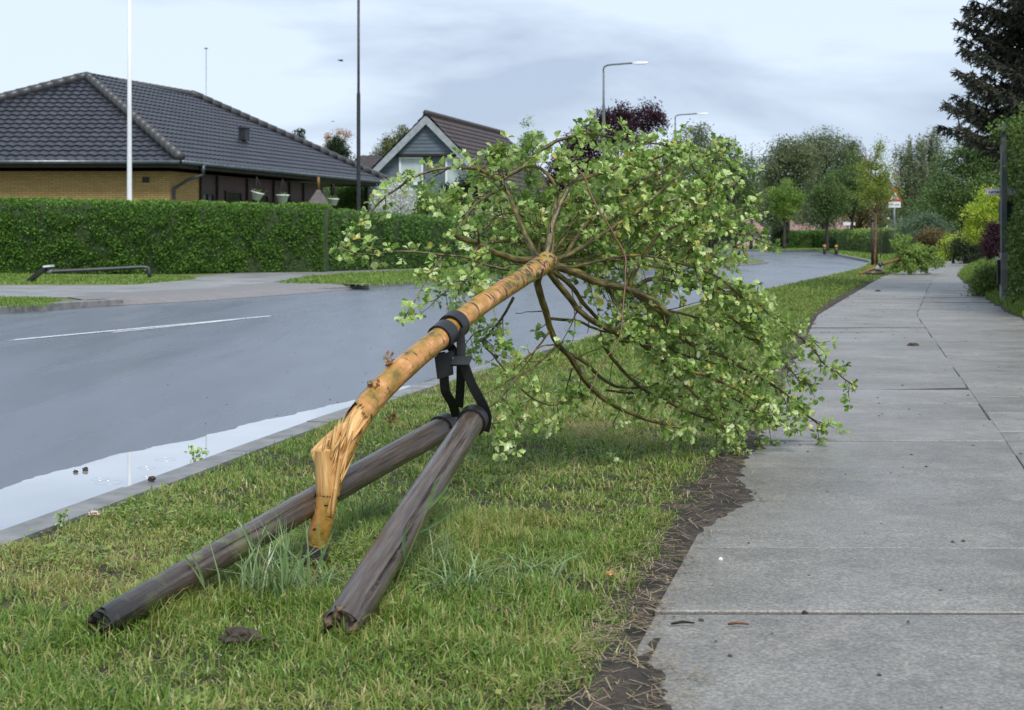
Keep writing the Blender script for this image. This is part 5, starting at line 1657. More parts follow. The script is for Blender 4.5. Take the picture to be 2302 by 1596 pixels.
lap = M['blue_siding']
gable(.55, 0, 'wall', lap)
zmid = P(957, 345, GY).z
x0 = AP.x - (AP.z - .25 - zmid) / 1.02 + .15
mb = MB(); mb.prism([(x0, GY + .30, zmid), (2 * AP.x - x0, GY + .30, zmid), (AP.x, GY + .30, AP.z - .3)], (0, .2, 0)); mb.build('gable_panel', lap, g2)
mb = MB()                      # the lapped boards stand out as thin ledges
zz_ = zmid + .16
while zz_ < AP.z - .6:
    xx = AP.x - (AP.z - .3 - zz_) / 1.02 + .2
    mb.box((AP.x, GY + .292, zz_), (2 * (AP.x - xx), .03, .022)); zz_ += .19
mb.build('siding_edges', M['grey_board'] if False else lap, g2)
mb = MB(); mb.box((AP.x, GY + .28, zmid - .05), (2 * (AP.x - x0), .1, .1)); mb.build('trim_board', M['dark_board'], g2)
for s in (-1, 1):
    a = AP + Vector((0, .02, -.03)); b = AP + Vector((s * hw, .02, -hw * 1.02 - .03))
    mb = MB(); mb.bar(a, b, .05, .34, up=(0, 1, 0)) if False else mb.prism([a + Vector((0, 0, .02)), b + Vector((0, 0, .02)), b + Vector((0, 0, -.40)), a + Vector((0, 0, -.44))], (0, .05, 0))
    mb.build('bargeboard', M['grey_board'], g2)
    u = dv; v = (a - b); v.y = 0; v.normalize()
    v = (v - u * v.dot(u)); nrm = v.length; v.normalize()
    bb = b + Vector((0, .03, .06)); aa = a + Vector((0, .03, .06))
    lv = (aa - bb).dot(v)
    u0 = (aa - bb).dot(u)
    roof_face(bb, u, v, [(0, 0), (GL, 0), (GL + u0, lv), (u0, lv)], tw=.34, rh=.36, amp=.04, step=.055).build('roof', M['brown_tile'], g2)
ridge(AP + Vector((0, 0, .1)), AP + dv * GL + Vector((0, 0, .1)), .14).build('ridge_tiles', M['brown_tile'], g2)
mb = MB()
bk = dv * GL
mb.add([EL, AP, ER, EL + bk, AP + bk, ER + bk], [(0, 1, 4, 3), (1, 2, 5, 4), (3, 4, 5)]); mb.v = [q - Vector((0, -.1, .12)) for q in mb.v]; mb.build('roof_deck', M['dark_board'], g2)
for a, b in ((wl_, wl_ + dv * (GL - .6)), (wr_, wr_ + dv * (GL - .6))):
    wall(a, b, zt, lap, 'wall', g2)
for x0, x1, y0, y1 in ((897, 951, 353, 416), (1001, 1058, 353, 418)):
    a, b = P(x0, y1, GY + .5), P(x1, y0, GY + .5)
    mb = MB(); t = .10
    for (p, q) in (((a.x, a.z + t / 2), (b.x, a.z + t / 2)), ((a.x, b.z - t / 2), (b.x, b.z - t / 2))):
        mb.box(((p[0] + q[0]) / 2, GY + .5, p[1]), (abs(q[0] - p[0]), .08, t))
    for xq in (a.x + t / 2, b.x - t / 2): mb.box((xq, GY + .5, (a.z + b.z) / 2), (t, .08, b.z - a.z - 2 * t))
    f = mb.build('window', M['white_paint'], g2)
    mb = MB(); mb.add([(a.x + t, GY + .52, a.z + t), (b.x - t, GY + .52, a.z + t), (b.x - t, GY + .52, b.z - t), (a.x + t, GY + .52, b.z - t)], [(0, 1, 2, 3)])
    mb.build('pane', M['blind'] if x0 < 950 else M['blue_pane'] if 'blue_pane' in M else M['blind'], f)

# --- brown roof seen between the two houses, and far houses beyond the bend


def small_house(name, label, x0, x1, ye, yr, Y, mroof, mwall, depth=9.):
    a, b = P(x0, ye, Y), P(x1, ye, Y); rz = P(x0, yr, Y + depth / 2).z
    th = thing(name, label, 'house', ((a.x + b.x) / 2, Y, 0))
    wv = .35
    mb = MB(); mb.box(((a.x + b.x) / 2, Y + depth / 2, (a.z - .1) / 2), (b.x - a.x - .8, depth - .8, a.z - .1)); mb.build('wall', M[mwall], th)
    h = b.x - a.x
    i = min(h * .25, 3.0)
    A, B = Vector((a.x + i, Y + depth / 2, rz)), Vector((b.x - i, Y + depth / 2, rz))
    c, d = Vector((b.x, Y + depth, a.z)), Vector((a.x, Y + depth, a.z))
    for (p, q, ap) in ((a, b, [B, A]), (b, c, [B]), (c, d, [A, B]), (d, a, [A])):
        u = (q - p).normalized(); nn = u.cross(ap[0] - p).normalized(); v = nn.cross(u)
        if v.z < 0: v = -v
        roof_face(p, u, v, [((k - p).dot(u), (k - p).dot(v)) for k in [p, q] + ap], tw=.4, rh=.42, amp=.04, sub=4).build('roof', M[mroof], th)
    mb = MB(); mb.add([a, b, c, d, A, B], [(0, 1, 5, 4), (1, 2, 5), (2, 3, 4, 5), (3, 0, 4), (3, 2, 1, 0)]); mb.v = [k - Vector((0, 0, .08)) for k in mb.v]; mb.build('roof_deck', M['dark_board'], th)
    for k in range(3):
        mb = MB(); mb.box((a.x + h * (.2 + .3 * k), Y + .39, a.z * .55), (h * .12, .06, a.z * .4)); w_ = mb.build('window', M['white_paint'], th)
        mb = MB(); mb.box((a.x + h * (.2 + .3 * k), Y + .36, a.z * .55), (h * .10, .04, a.z * .34)); mb.build('pane', M['glass'], w_)
    return th


small_house('brown_house', 'low house with brown tiled roof showing between bungalow and blue gabled house', 770, 864, 388, 350, 92, 'brown_tile', 'dark_board')
small_house('far_house', 'far house with pink tiled roof above the dark hedge at the bend', 1880, 1962, 516, 487, 150, 'pink_tile', 'pale_wall')
small_house('far_house', 'far pinkish house half hidden by trees beside the round dark bush', 1660, 1725, 520, 492, 150, 'pink_tile', 'pale_wall')
small_house('far_house', 'far pale pink house behind the middle of the dark hedge at the bend', 1770, 1845, 518, 497, 160, 'pink_tile', 'pale_wall')

# ------------------------------------------------------------------ hedges


def hedge(name, label, front, top, thick, leaf, n, m, cat='hedge', rough=.12, group='clipped hedges'):
    """front: list of (x px, y px) of the foot; top: y px of the front top edge at the same points"""
    pts = [G(x, y) for x, y in front]; hts = [P(x, t, p.y).z for (x, y), t, p in zip(front, top, pts)]
    base = (pts[0] + pts[-1]) / 2; base.y += thick / 2
    th = thing(name, label, cat, base, group)
    # resample
    fine = []; 
    for i in range(len(pts) - 1):
        k = max(1, int((pts[i + 1] - pts[i]).length / .35))
        for j in range(k): fine.append((pts[i].lerp(pts[i + 1], j / k), hts[i] + (hts[i + 1] - hts[i]) * j / k))
    fine.append((pts[-1], hts[-1]))
    d = (pts[-1] - pts[0]).normalized(); bk = Vector((-d.y, d.x, 0))
    if bk.y < 0: bk = -bk
    mb = MB(); vs = []
    prof = [(0.06, 0), (.02, .3), (.0, .75), (.07, .95), (.25, 1.0), (.75, 1.0), (.95, .93), (1, .7), (1, 0)]
    K = len(prof)
    for p, h in fine:
        for u, z in prof:
            q = p + bk * thick * u; q.z = h * z
            k = rough * (mnoise.noise(q * 1.1) + .6 * mnoise.noise(q * 2.9))
            q += Vector((d.x * k * .3, -abs(bk.y) * k if u < .5 else k, k * .35 if z > .9 else 0)); q.z = max(q.z, 0)
            vs.append(q)
    fs = [(i * K + j, i * K + j + 1, (i + 1) * K + j + 1, (i + 1) * K + j) for i in range(len(fine) - 1) for j in range(K - 1)]
    fs += [tuple(range(K)), tuple(range((len(fine) - 1) * K, len(fine) * K))]
    mb.add(vs, fs, None, True)
    mb.build('core', M['hedge_core'], th)
    V = np.array([tuple(v) for v in vs]).reshape(len(fine), K, 3)
    # leaves on front, top and ends
    fi = RNG.random(n) * (len(fine) - 1.001); i0 = fi.astype(int); f = fi - i0
    L_ = [((V[0, j + 1] - V[0, j]) ** 2).sum() ** .5 * (1 if j < 6 else .3) for j in range(K - 1)]
    j0 = RNG.choice(K - 1, n, p=np.array(L_) / sum(L_)); g = RNG.random(n)
    A = V[i0, j0] * (1 - f)[:, None] + V[i0 + 1, j0] * f[:, None]
    B = V[i0, j0 + 1] * (1 - f)[:, None] + V[i0 + 1, j0 + 1] * f[:, None]
    pos = A * (1 - g)[:, None] + B * g[:, None]
    e1 = V[i0 + 1, j0] - V[i0, j0]; e2 = B - A
    nn = norm(np.cross(e2, e1)); mid = V.mean(axis=(0, 1))
    flip = ((pos - V.mean(axis=1)[i0]) * nn).sum(1) < 0; nn[flip] *= -1
    # clumpy surface: some sprays stand proud, some places are open and dark
    cl_ = np.array([mnoise.noise(Vector(p) * 2.2) + .6 * mnoise.noise(Vector(p) * 5) for p in pos])
    keep = RNG.random(n) < np.clip(.75 + .8 * cl_, .2, 1)
    pos = pos + nn * (RNG.uniform(-.02, .06, n) + .06 * cl_)[:, None]
    pos[:, 2] = np.maximum(pos[:, 2], .01)
    ax = norm(nn * .7 + rand_dirs(n) * .8 + np.array([0, 0, .45])); up = rand_dirs(n) + nn
    tint = np.clip(RNG.normal(.42, .2, n) + .18 * cl_ + np.where(j0 == 4, .25, 0) + np.where((j0 == 3), .18, 0), 0, 1)  # leaves on the top faces tinted lighter: light from above put into their colour
    scatter('foliage', KITE, KITEF, pos[keep], frames(ax, up)[keep], (RNG.uniform(.55, 1.2, n) * leaf * .8)[keep], M[m], th, tint=tint[keep])
    return th


hedge('hedge', 'long bright green clipped hedge in front of the yellow brick bungalow', [(-950, 607), (-120, 612), (0, 614), (380, 616), (560, 612), (728, 611)], [446, 449, 452, 459, 463, 466], 1.3, .085, 135000, 'f_hedge')
hedge('hedge', 'clipped green hedge continuing behind the crown in front of the blue gabled house', [(734, 610), (850, 606), (1000, 601), (1150, 595), (1290, 589)], [469, 484, 492, 499, 508], 1.2, .085, 55000, 'f_hedge2')
hedge('hedge', 'dark hedge seen through the crown beyond the clipped green hedge', [(1296, 588), (1400, 582), (1530, 577)], [512, 520, 527], 1.2, .10, 9000, 'f_hedge_dark')
hedge('hedge', 'dark green hedge with bright top standing around the bend behind the two bollards', [(1748, 557), (1830, 557), (1905, 558)], [524, 520, 519], 1.5, .16, 11000, 'f_hedge2')
hedge('hedge', 'very dark low hedge between the bend hedge and the yellow-green hedge', [(1848, 559.5), (1926, 562)], [531, 527], 1.2, .15, 5000, 'f_hedge_dark')
hedge('hedge', 'yellow-green hedge behind the warning sign', [(1928, 562), (1985, 566), (2045, 571)], [519, 519, 517], 1.4, .13, 12000, 'f_hedge_bright')
# tall leafy hedge along the path, running past the grey green pole
hp = [(16.5, 6.55), (18.6, 6.78), (20, 6.98), (22, 7.55), (26, 9.0), (32, 11.2), (38, 13.4)]
th = thing('tall_hedge', 'tall loose green hedge beside the path around the grey green street pole', 'hedge', (hp[0][1] + 1, hp[0][0] + 8, 0), 'clipped hedges')
n = 52000
pos = []; nr = []
hz = lambda Y: 2.62 + .22 * nz(Y * .9, 3) - max(0, (Y - 22)) * .05
while len(pos) < n:
    Y = random.uniform(16.8, 36) if random.random() < .6 else random.uniform(16.8, 23)
    t = random.random()
    x = lerp_tab(hp, Y) + .28 * nz(Y * 1.3, 2) + .14 * nz(Y * 4, 8)
    z = hz(Y) * random.random()
    if t < .72: x += abs(random.gauss(0, .14)) - .06 + .16 * nz(Y * 2.3, z * 2.3); nrm = (-1, -.25, .2)
    elif t < .86: x += random.random() * 1.6; z = hz(Y) + random.gauss(0, .10); nrm = (0, 0, 1)
    else: x += random.random() * 1.6; Y = 16.8 + abs(random.gauss(0, .1)); nrm = (0, -1, .1)
    if random.random() > .35 + .75 * clump(Y * 2.2, z * 2.2 + x): continue
    pos.append((x, Y, max(.02, z))); nr.append(nrm)
for i in range(900):            # loose shoots over the top of the pole
    pos.append((7.30 + random.gauss(0, .12), 21.5 + random.gauss(0, .10), 2.52 + random.gauss(0, .10))); nr.append((-.6, -.6, .5))
n = len(pos)
nr = np.array(nr, dtype=float)
mb = MB()
K = [(Y, lerp_tab(hp, Y) + .12) for Y in np.linspace(16.95, 37, 40)]
vs = []
for Y, x in K:
    for u, z in ((0, 0), (.05, .96 * hz(Y)), (1.5, .96 * hz(Y)), (1.6, 0)): vs.append((x + u + .2 * nz(Y * 1.3, 2) + .07 * nz(Y * 4, z * 3), Y, z))
mb.add(vs, [(4 * i + j, 4 * i + j + 1, 4 * i + 5 + j, 4 * i + 4 + j) for i in range(39) for j in range(3)] + [(0, 1, 2, 3)], None, True)
mb.build('core', M['hedge_core'], th)
scatter('foliage', KITE, KITEF, np.array(pos), frames(norm(nr * .6 + rand_dirs(n)), nr + rand_dirs(n)), RNG.uniform(.03, .066, n), M['f_ivy'], th, tint=np.clip(RNG.normal(.45, .3, n), 0, 1))

# ------------------------------------------------------------------ trees and shrubs beyond


def tree(name, label, Y, foot, lobes, m, nclump, nleaf, leaf, tr=.12, cat='tree', weep=0., bark='bark_far', clr=.16, group=None, limbs=16, sparse=0., flat=.85, trunk_top=.75, stems=1, lean=0.):
    """crown built from leaf clumps spread through several lobes, each carried by its own twig"""
    b = Vector(((foot[0] - CX) * Y / F, Y, 0))
    th = thing(name, label, cat, b, group)
    nleaf = int(nleaf * 2.6); leaf *= .58
    lb = []
    for (x, y, rx, ry) in lobes:
        c = P(x, y, Y); k = Y / F
        lb.append((np.array(c) + np.array([0, RNG.normal(0, rx * k * .35), 0]), np.array([rx * k, rx * k * flat, ry * k])))
    wts = np.array([l[1][0] * l[1][2] for l in lb]); wts /= wts.sum()
    ci = RNG.choice(len(lb), nclump, p=wts)
    d = rand_dirs(nclump) * (RNG.random(nclump) ** .5)[:, None] * .95
    cen = np.array([lb[i][0] for i in ci]) + d * np.array([lb[i][1] for i in ci])
    cen[:, 2] = np.maximum(cen[:, 2], .1)
    sc = np.mean([l[1][0] for l in lb])
    cs = clr * (.55 + RNG.random(nclump)) * (1 if not weep else .7)
    ct = RNG.normal(.45, .16, nclump)
    li = np.repeat(np.arange(nclump), nleaf)
    n = len(li)
    spread = rand_dirs(n) * (RNG.random(n) ** .45 * 1.55)[:, None] * cs[li][:, None] * np.array([1, 1, .75])
    if weep:
        spread[:, 2] -= np.abs(RNG.normal(0, 1, n)) * weep; spread[:, :2] *= .55
    pos = cen[li] + spread
    pos[:, 2] = np.maximum(pos[:, 2], .03)
    # trunk and limbs
    mb = MB()
    top = max(c[2] + r[2] for c, r in lb); low = min(c[2] - r[2] for c, r in lb)
    mid = sum(l[0] * w_ for l, w_ in zip(lb, wts)); 
    tips = RNG.choice(nclump, min(nclump, limbs), replace=False)
    for sidx in range(stems):
        tt = Vector((b.x + (mid[0] - b.x) * .8 + (random.gauss(0, .3) if stems > 1 else 0), Y + (random.gauss(0, .3) if stems > 1 else 0), top * trunk_top))
        bb = b + Vector(((random.gauss(0, .25), random.gauss(0, .2), -.05) if stems > 1 else (0, 0, -.05)))
        tp_ = [bb, bb.lerp(tt, .3) + Vector((random.gauss(0, .05) * tr * 8, 0, 0)), bb.lerp(tt, .65) + Vector((random.gauss(0, .08) * tr * 8, random.gauss(0, .08) * tr * 8, 0)), tt]
        tf = spline(tp_, max(.25, top / 14))
        mb.tube(tf, [tr * (1 - .82 * i / (len(tf) - 1)) for i in range(len(tf))], n=9)
        for q in tips[sidx::stems]:
            e = Vector(cen[q])
            z0 = max(low * .6, min(top * trunk_top * .95, e.z - (abs(e.x - tt.x) + abs(e.y - tt.y)) * random.uniform(.45, .9)))
            j = min(range(len(tf)), key=lambda k: abs(tf[k].z - z0)); s_ = tf[j]
            r0 = tr * (1 - .82 * j / (len(tf) - 1)) * .5
            m1 = s_.lerp(e, .5) + Vector((0, 0, (e - s_).length * .10))
            mb.tube(spline([s_, m1, e], max(.3, (e - s_).length / 5)), [max(r0, .012), .006 + tr * .05], n=5)
    mb.build('trunk', M[bark], th)
    ax = rand_dirs(n)
    if weep: ax[:, 2] -= .9
    tint = np.clip(ct[li] + RNG.normal(0, .15, n), 0, 1)
    scatter('crown', KITE, KITEF, pos, frames(ax, rand_dirs(n) + np.array([0, 0, .4])), RNG.uniform(.6, 1.35, n) * leaf, M[m], th, tint=tint)
    return th


GB = 'trees beyond the bend'
GS = 'garden shrubs'
# behind the bungalow and the gabled house
tree('conifer', 'small dark pointed conifer tip above the bungalow roof', 90, (672, 570), [(672, 300, 10, 18), (672, 330, 17, 28), (672, 370, 24, 40)], 'f_dark', 120, 30, .16, .12, 'conifer', clr=.2)
tree('tree', 'bushy dark evergreen with bare orange twigs on top beside the black lamp post', 92, (757, 570), [(757, 330, 22, 20), (757, 355, 32, 28), (755, 400, 36, 40)], 'f_dark', 150, 34, .16, .16, clr=.28)
tree('tree', 'sparse orange budding tree top behind the bushy dark evergreen', 100, (752, 570), [(745, 308, 16, 12), (772, 303, 20, 12), (755, 330, 30, 18)], 'f_orange', 60, 12, .13, .10, clr=.25, limbs=30)
tree('tree', 'olive green tree top rising behind the gabled roof eave', 105, (890, 566), [(875, 325, 26, 24), (905, 305, 26, 22), (860, 350, 28, 26), (900, 345, 40, 40)], 'f_olive', 150, 26, .17, .2, clr=.35)
tree('young_tree', 'slim pale green young tree beside the brown tiled roof', 60, (1190, 585), [(1188, 288, 13, 22), (1200, 310, 20, 22), (1175, 335, 18, 30), (1192, 350, 28, 36), (1190, 400, 26, 40)], 'f_fresh', 70, 22, .12, .06, clr=.16, limbs=40)
tree('copper_tree', 'dark purple copper leaved tree behind the first street lamp', 76, (1390, 580), [(1400, 262, 42, 26), (1452, 256, 34, 22), (1352, 270, 30, 24), (1480, 275, 26, 22), (1400, 310, 80, 45), (1310, 330, 50, 40), (1270, 370, 45, 45), (1340, 400, 70, 60), (1270, 430, 40, 45)], 'f_purple', 330, 40, .17, .22, clr=.34, limbs=50)
tree('tree', 'olive green bushy tree standing in front of the copper leaved tree', 70, (1420, 582), [(1440, 350, 60, 40), (1380, 420, 70, 70), (1460, 420, 75, 75), (1420, 490, 100, 60), (1510, 450, 50, 70)], 'f_olive', 330, 40, .16, .2, clr=.36, limbs=30)
tree('tree', 'grey green tree behind the second street lamp', 100, (1560, 568), [(1570, 305, 30, 28), (1545, 335, 40, 36), (1600, 345, 42, 40), (1530, 400, 50, 60), (1600, 420, 55, 70), (1570, 480, 70, 60)], 'f_grey', 280, 36, .19, .24, clr=.45, limbs=40)
tree('tree', 'mid green open tree between the second lamp and the far tall trees', 92, (1655, 570), [(1640, 350, 34, 32), (1675, 385, 36, 36), (1620, 410, 45, 50), (1680, 440, 30, 44), (1640, 480, 60, 50)], 'f_green', 190, 34, .18, .22, clr=.42, limbs=50)
tree('tree', 'bare budding tree with a thin top beside the mid green open tree', 110, (1688, 565), [(1690, 345, 10, 26), (1690, 390, 26, 30), (1700, 430, 26, 30)], 'f_grey', 34, 14, .16, .14, clr=.4, limbs=34)
FT = [('broad grey green tall tree beyond the dark hedge, the lower of the tall pair', 128, 1772, [(1770, 345, 40, 32), (1735, 380, 34, 36), (1800, 360, 40, 40), (1760, 420, 60, 60), (1740, 470, 50, 40)], 'f_grey', 310),
      ('tallest round grey green tree above the bend', 136, 1850, [(1850, 318, 46, 30), (1830, 350, 56, 44), (1890, 345, 40, 40), (1850, 410, 72, 60), (1900, 420, 40, 56), (1850, 480, 66, 40)], 'f_grey', 390),
      ('grey brown budding tree between the tall tree and the staked street tree', 142, 1925, [(1915, 350, 26, 28), (1940, 380, 30, 36), (1925, 430, 46, 50), (1935, 480, 46, 40)], 'f_brown', 170)]
for lab, Y, fx, lo, mm, nc in FT:
    tree('tree', lab, Y, (fx, 555), lo, mm, nc, 30, .26, .32, clr=.62, group=GB, limbs=70)
tree('birch_tree', 'weeping birch with hanging grey green twigs behind the path', 112, (2075, 560), [(2108, 296, 26, 22), (2075, 318, 40, 26), (2040, 340, 34, 30), (2100, 345, 34, 36), (2060, 385, 56, 44), (2105, 400, 30, 40), (2040, 420, 40, 40)], 'f_grey', 330, 30, .20, .24, weep=1.5, bark='bark_birch', clr=.40, limbs=70)
tree('tree', 'large fresh green tree behind the yellow-green shrub', 72, (2190, 576), [(2190, 335, 44, 34), (2150, 385, 48, 44), (2215, 375, 50, 52), (2250, 350, 34, 40), (2140, 440, 54, 50), (2200, 450, 60, 60), (2250, 440, 40, 60)], 'f_green', 420, 38, .15, .22, clr=.36, limbs=60, group=GB)
tree('tree', 'lower dark green tree between the birch and the fresh green tree', 84, (2105, 572), [(2110, 450, 40, 40), (2070, 480, 44, 34), (2140, 490, 40, 40)], 'f_green', 170, 34, .17, .16, clr=.36, group=GB)
# street trees along the bend, each with its dark stem
for fx, fy, cx_, cy, r, Y, mm, lab in ((1763, 560, 1765, 452, 36, 112, 'f_fresh', 'small round street tree by the far end of the bend hedge'), (1859, 565, 1862, 446, 42, 96, 'f_green', 'street tree with dark stem behind the two bollards'), (1917, 563.5, 1912, 420, 56, 98, 'f_green', 'dark street tree in front of the very dark hedge')):
    tree('street_tree', lab, Y, (fx, fy), [(cx_ + r * .12, cy - r * .95, r * .34, r * .42), (cx_ - r * .62, cy - r * .45, r * .36, r * .36), (cx_ + r * .75, cy - r * .25, r * .34, r * .34), (cx_, cy - r * .3, r * .7, r * .6), (cx_ - r * .3, cy + r * .2, r * .7, r * .55), (cx_ + r * .35, cy + r * .15, r * .7, r * .6), (cx_, cy + r * .6, r * .7, r * .5)], mm, 150, 30, .17, .15, clr=.36, group='street trees along the bend', limbs=40)
# garden shrubs above the clipped hedges
tree('shrub', 'white blossoming shrub at the bungalow corner', 48, (897, 600), [(880, 430, 22, 26), (905, 440, 24, 34), (885, 470, 40, 30), (860, 455, 22, 30)], 'f_blossom', 150, 28, .075, .06, 'shrub', clr=.18, group=GS, stems=3)
tree('shrub', 'round fresh green shrub below the gabled house', 50, (960, 598), [(950, 450, 40, 28), (985, 465, 32, 26), (930, 475, 36, 26), (1000, 480, 24, 22)], 'f_fresh', 150, 30, .085, .06, 'shrub', clr=.2, group=GS, stems=3)
tree('shrub', 'dark brownish conifer bush below the gabled house windows', 55, (1040, 592), [(1010, 430, 22, 24), (1050, 425, 30, 24), (1030, 460, 55, 34), (1085, 450, 30, 34)], 'f_dark', 190, 34, .10, .08, 'shrub', clr=.22, group=GS, stems=3)
tree('shrub', 'green ivy covered bush at the far end of the bungalow', 64, (785, 590), [(770, 430, 34, 24), (805, 440, 26, 30), (780, 460, 50, 24)], 'f_hedge2', 150, 32, .11, .08, 'shrub', clr=.24, group=GS, stems=3)
tree('shrub', 'loose pale green shrub behind the hedge between gabled house and crown', 58, (1160, 590), [(1150, 450, 40, 36), (1200, 460, 44, 36), (1120, 480, 34, 24)], 'f_green', 170, 30, .10, .07, 'shrub', clr=.24, group=GS, stems=3)
tree('shrub', 'olive shrub mass behind the middle of the crown', 66, (1270, 585), [(1250, 470, 50, 40), (1310, 480, 50, 40), (1280, 510, 70, 26)], 'f_olive', 200, 30, .12, .08, 'shrub', clr=.28, group=GS, stems=4)
tree('shrub', 'dark green bush at the kerb behind the crown', 82, (1600, 572), [(1590, 500, 50, 40), (1650, 510, 44, 36), (1550, 520, 44, 34)], 'f_green', 210, 32, .15, .1, 'shrub', clr=.34, group=GS, stems=4)
# shrubs along the far path
tree('shrub', 'bright yellow-green shrub below the street name sign', 47, (2222, 597), [(2225, 450, 32, 26), (2205, 480, 36, 34), (2245, 470, 30, 40), (2195, 520, 30, 30), (2235, 520, 36, 40)], 'f_yellow', 210, 32, .085, .07, 'shrub', clr=.2, group=GS, stems=4)
tree('shrub', 'dark red leaved shrub in front of the yellow-green shrub', 42, (2240, 605), [(2235, 525, 24, 26), (2252, 545, 22, 30), (2225, 555, 22, 20)], 'f_purple', 110, 28, .07, .05, 'shrub', clr=.16, group=GS, stems=3)
tree('shrub', 'low dark dome shaped shrub at the end of the path', 52, (2182, 589), [(2165, 555, 30, 22), (2200, 560, 36, 22), (2185, 575, 46, 14)], 'f_dark', 190, 32, .08, .06, 'shrub', clr=.18, group=GS, stems=4)
tree('shrub', 'pale green willowy shrub behind the second fallen tree', 76, (2075, 575), [(2085, 500, 38, 26), (2050, 510, 32, 24), (2110, 520, 36, 26), (2070, 540, 50, 26)], 'f_teal', 210, 30, .13, .07, 'shrub', clr=.26, group=GS, stems=4)
tree('shrub', 'brown olive shrub between the second fallen tree and the dark dome shrub', 62, (2105, 583), [(2095, 535, 30, 22), (2125, 550, 28, 26), (2090, 562, 40, 18)], 'f_brown', 160, 30, .10, .06, 'shrub', clr=.22, group=GS, stems=4)
tree('shrub', 'yellowish low shrub at the path edge beside the brown olive shrub', 58, (2138, 586), [(2140, 550, 20, 26), (2130, 570, 24, 16)], 'f_yellow', 70, 28, .085, .05, 'shrub', clr=.18, group=GS, stems=3)
tree('shrub', 'round nearly black bush at the corner of the bend hedge', 118, (1757, 559), [(1757, 520, 16, 12), (1757, 540, 18, 16)], 'f_dark', 90, 28, .17, .1, 'shrub', clr=.22, group=GS, stems=2)
tree('shrub', 'grey green tall weed clump in the grass by the grey green pole', 24, (2228, 666), [(2225, 622, 22, 18), (2235, 645, 26, 18), (2205, 655, 18, 10)], 'f_ivy', 150, 18, .045, .012, 'plant', clr=.13, group=GS, stems=1, limbs=0, trunk_top=.3)

# distant woods closing the view between the nearer trees
n = 26000
xq = RNG.uniform(700, 2500, n); Yq = RNG.uniform(165, 200, n)
hq = 7 + 3.5 * np.array([nz(x * .012, 3) + .5 * nz(x * .05, 9) for x in xq])
zq = hq * RNG.random(n) ** .7
pos = np.stack([(xq - CX) * Yq / F, Yq, zq], 1)
o = scatter('woods', KITE, KITEF, pos, frames(rand_dirs(n), rand_dirs(n)), RNG.uniform(.5, 1.0, n), M['f_grey'], tint=np.clip(RNG.normal(.4, .2, n), 0, 1))
tag(o, 'grey green distant woods closing the horizon', 'woods', kind='stuff')

# tall spruce over the path
sx, sy = 10.35, 25.0
sp = thing('spruce_tree', 'dark drooping spruce overhanging the path behind the grey green pole', 'tree', (sx, sy, 0))
mb = MB(); mb.tube([(sx, sy, -.05), (sx, sy, 4), (sx, sy, 9), (sx, sy, 13.5)], [.22, .19, .11, .02], n=12); mb.build('trunk', M['bark_far'], sp)
mb = MB(); npz, nax = [], []
z = 2.7
while z < 13:
    Rr = 2.9 * (1 - (z - 2.4) / 11.4) ** .8 + .12
    for k in range(13 if z < 7 else 6):
        a = random.random() * 6.28 if k > 1 else math.pi + random.uniform(-.5, .5)
        R_ = Rr * random.uniform(.75, 1.08)
        d = Vector((math.cos(a), math.sin(a), 0))
        s0 = Vector((sx, sy, z + random.uniform(-.2, .2)))
        br = spline([s0, s0 + d * R_ * .4 + Vector((0, 0, .10)), s0 + d * R_ * .75 + Vector((0, 0, -.12)), s0 + d * R_ + Vector((0, 0, .10 + .1 * random.random()))], .12)
        mb.tube(br, [.03, .006], n=5)
        sd = Vector((-d.y, d.x, 0))
        for i, p in enumerate(br):
            t = i / (len(br) - 1)
            if t < .18: continue
            for s in (-1, 1):
                for rep_ in range(3):
                    L_ = (.55 * (1 - t) + .14) * random.uniform(.5, 1.1)
                    e = p + (sd * s + d * random.uniform(.3, .9)).normalized() * L_ + Vector((0, 0, -L_ * random.uniform(.2, .75)))
                    mb.tube([p, e], [.006, .002], n=3, cap=False)
                    for q in range(max(3, int(L_ / .018))):
                        w_ = q / max(3, int(L_ / .018))
                        npz.append(tuple(p.lerp(e, w_))); nax.append(tuple((e - p).normalized() + Vector((random.gauss(0, .6), random.gauss(0, .6), random.gauss(-.1, .6)))))
            for q in range(4):
                npz.append(tuple(p)); nax.append(tuple(d + Vector((random.gauss(0, .6), random.gauss(0, .6), random.gauss(0, .6)))))
    z += .25
mb.build('branches', M['bark_far'], sp)
npz = np.array(npz); n = len(npz); nax = np.array(nax)
scatter('needles', NEEDLE * np.array([.24, 1, 1]), KITEF, npz, frames(nax, rand_dirs(n)), RNG.uniform(.06, .125, n), M['f_conifer'], sp, tint=np.clip(RNG.normal(.4, .22, n) + .2 * np.array([nz(p[0] * 1.5, p[1] * 1.5, p[2] * 1.5) for p in npz]), 0, 1))

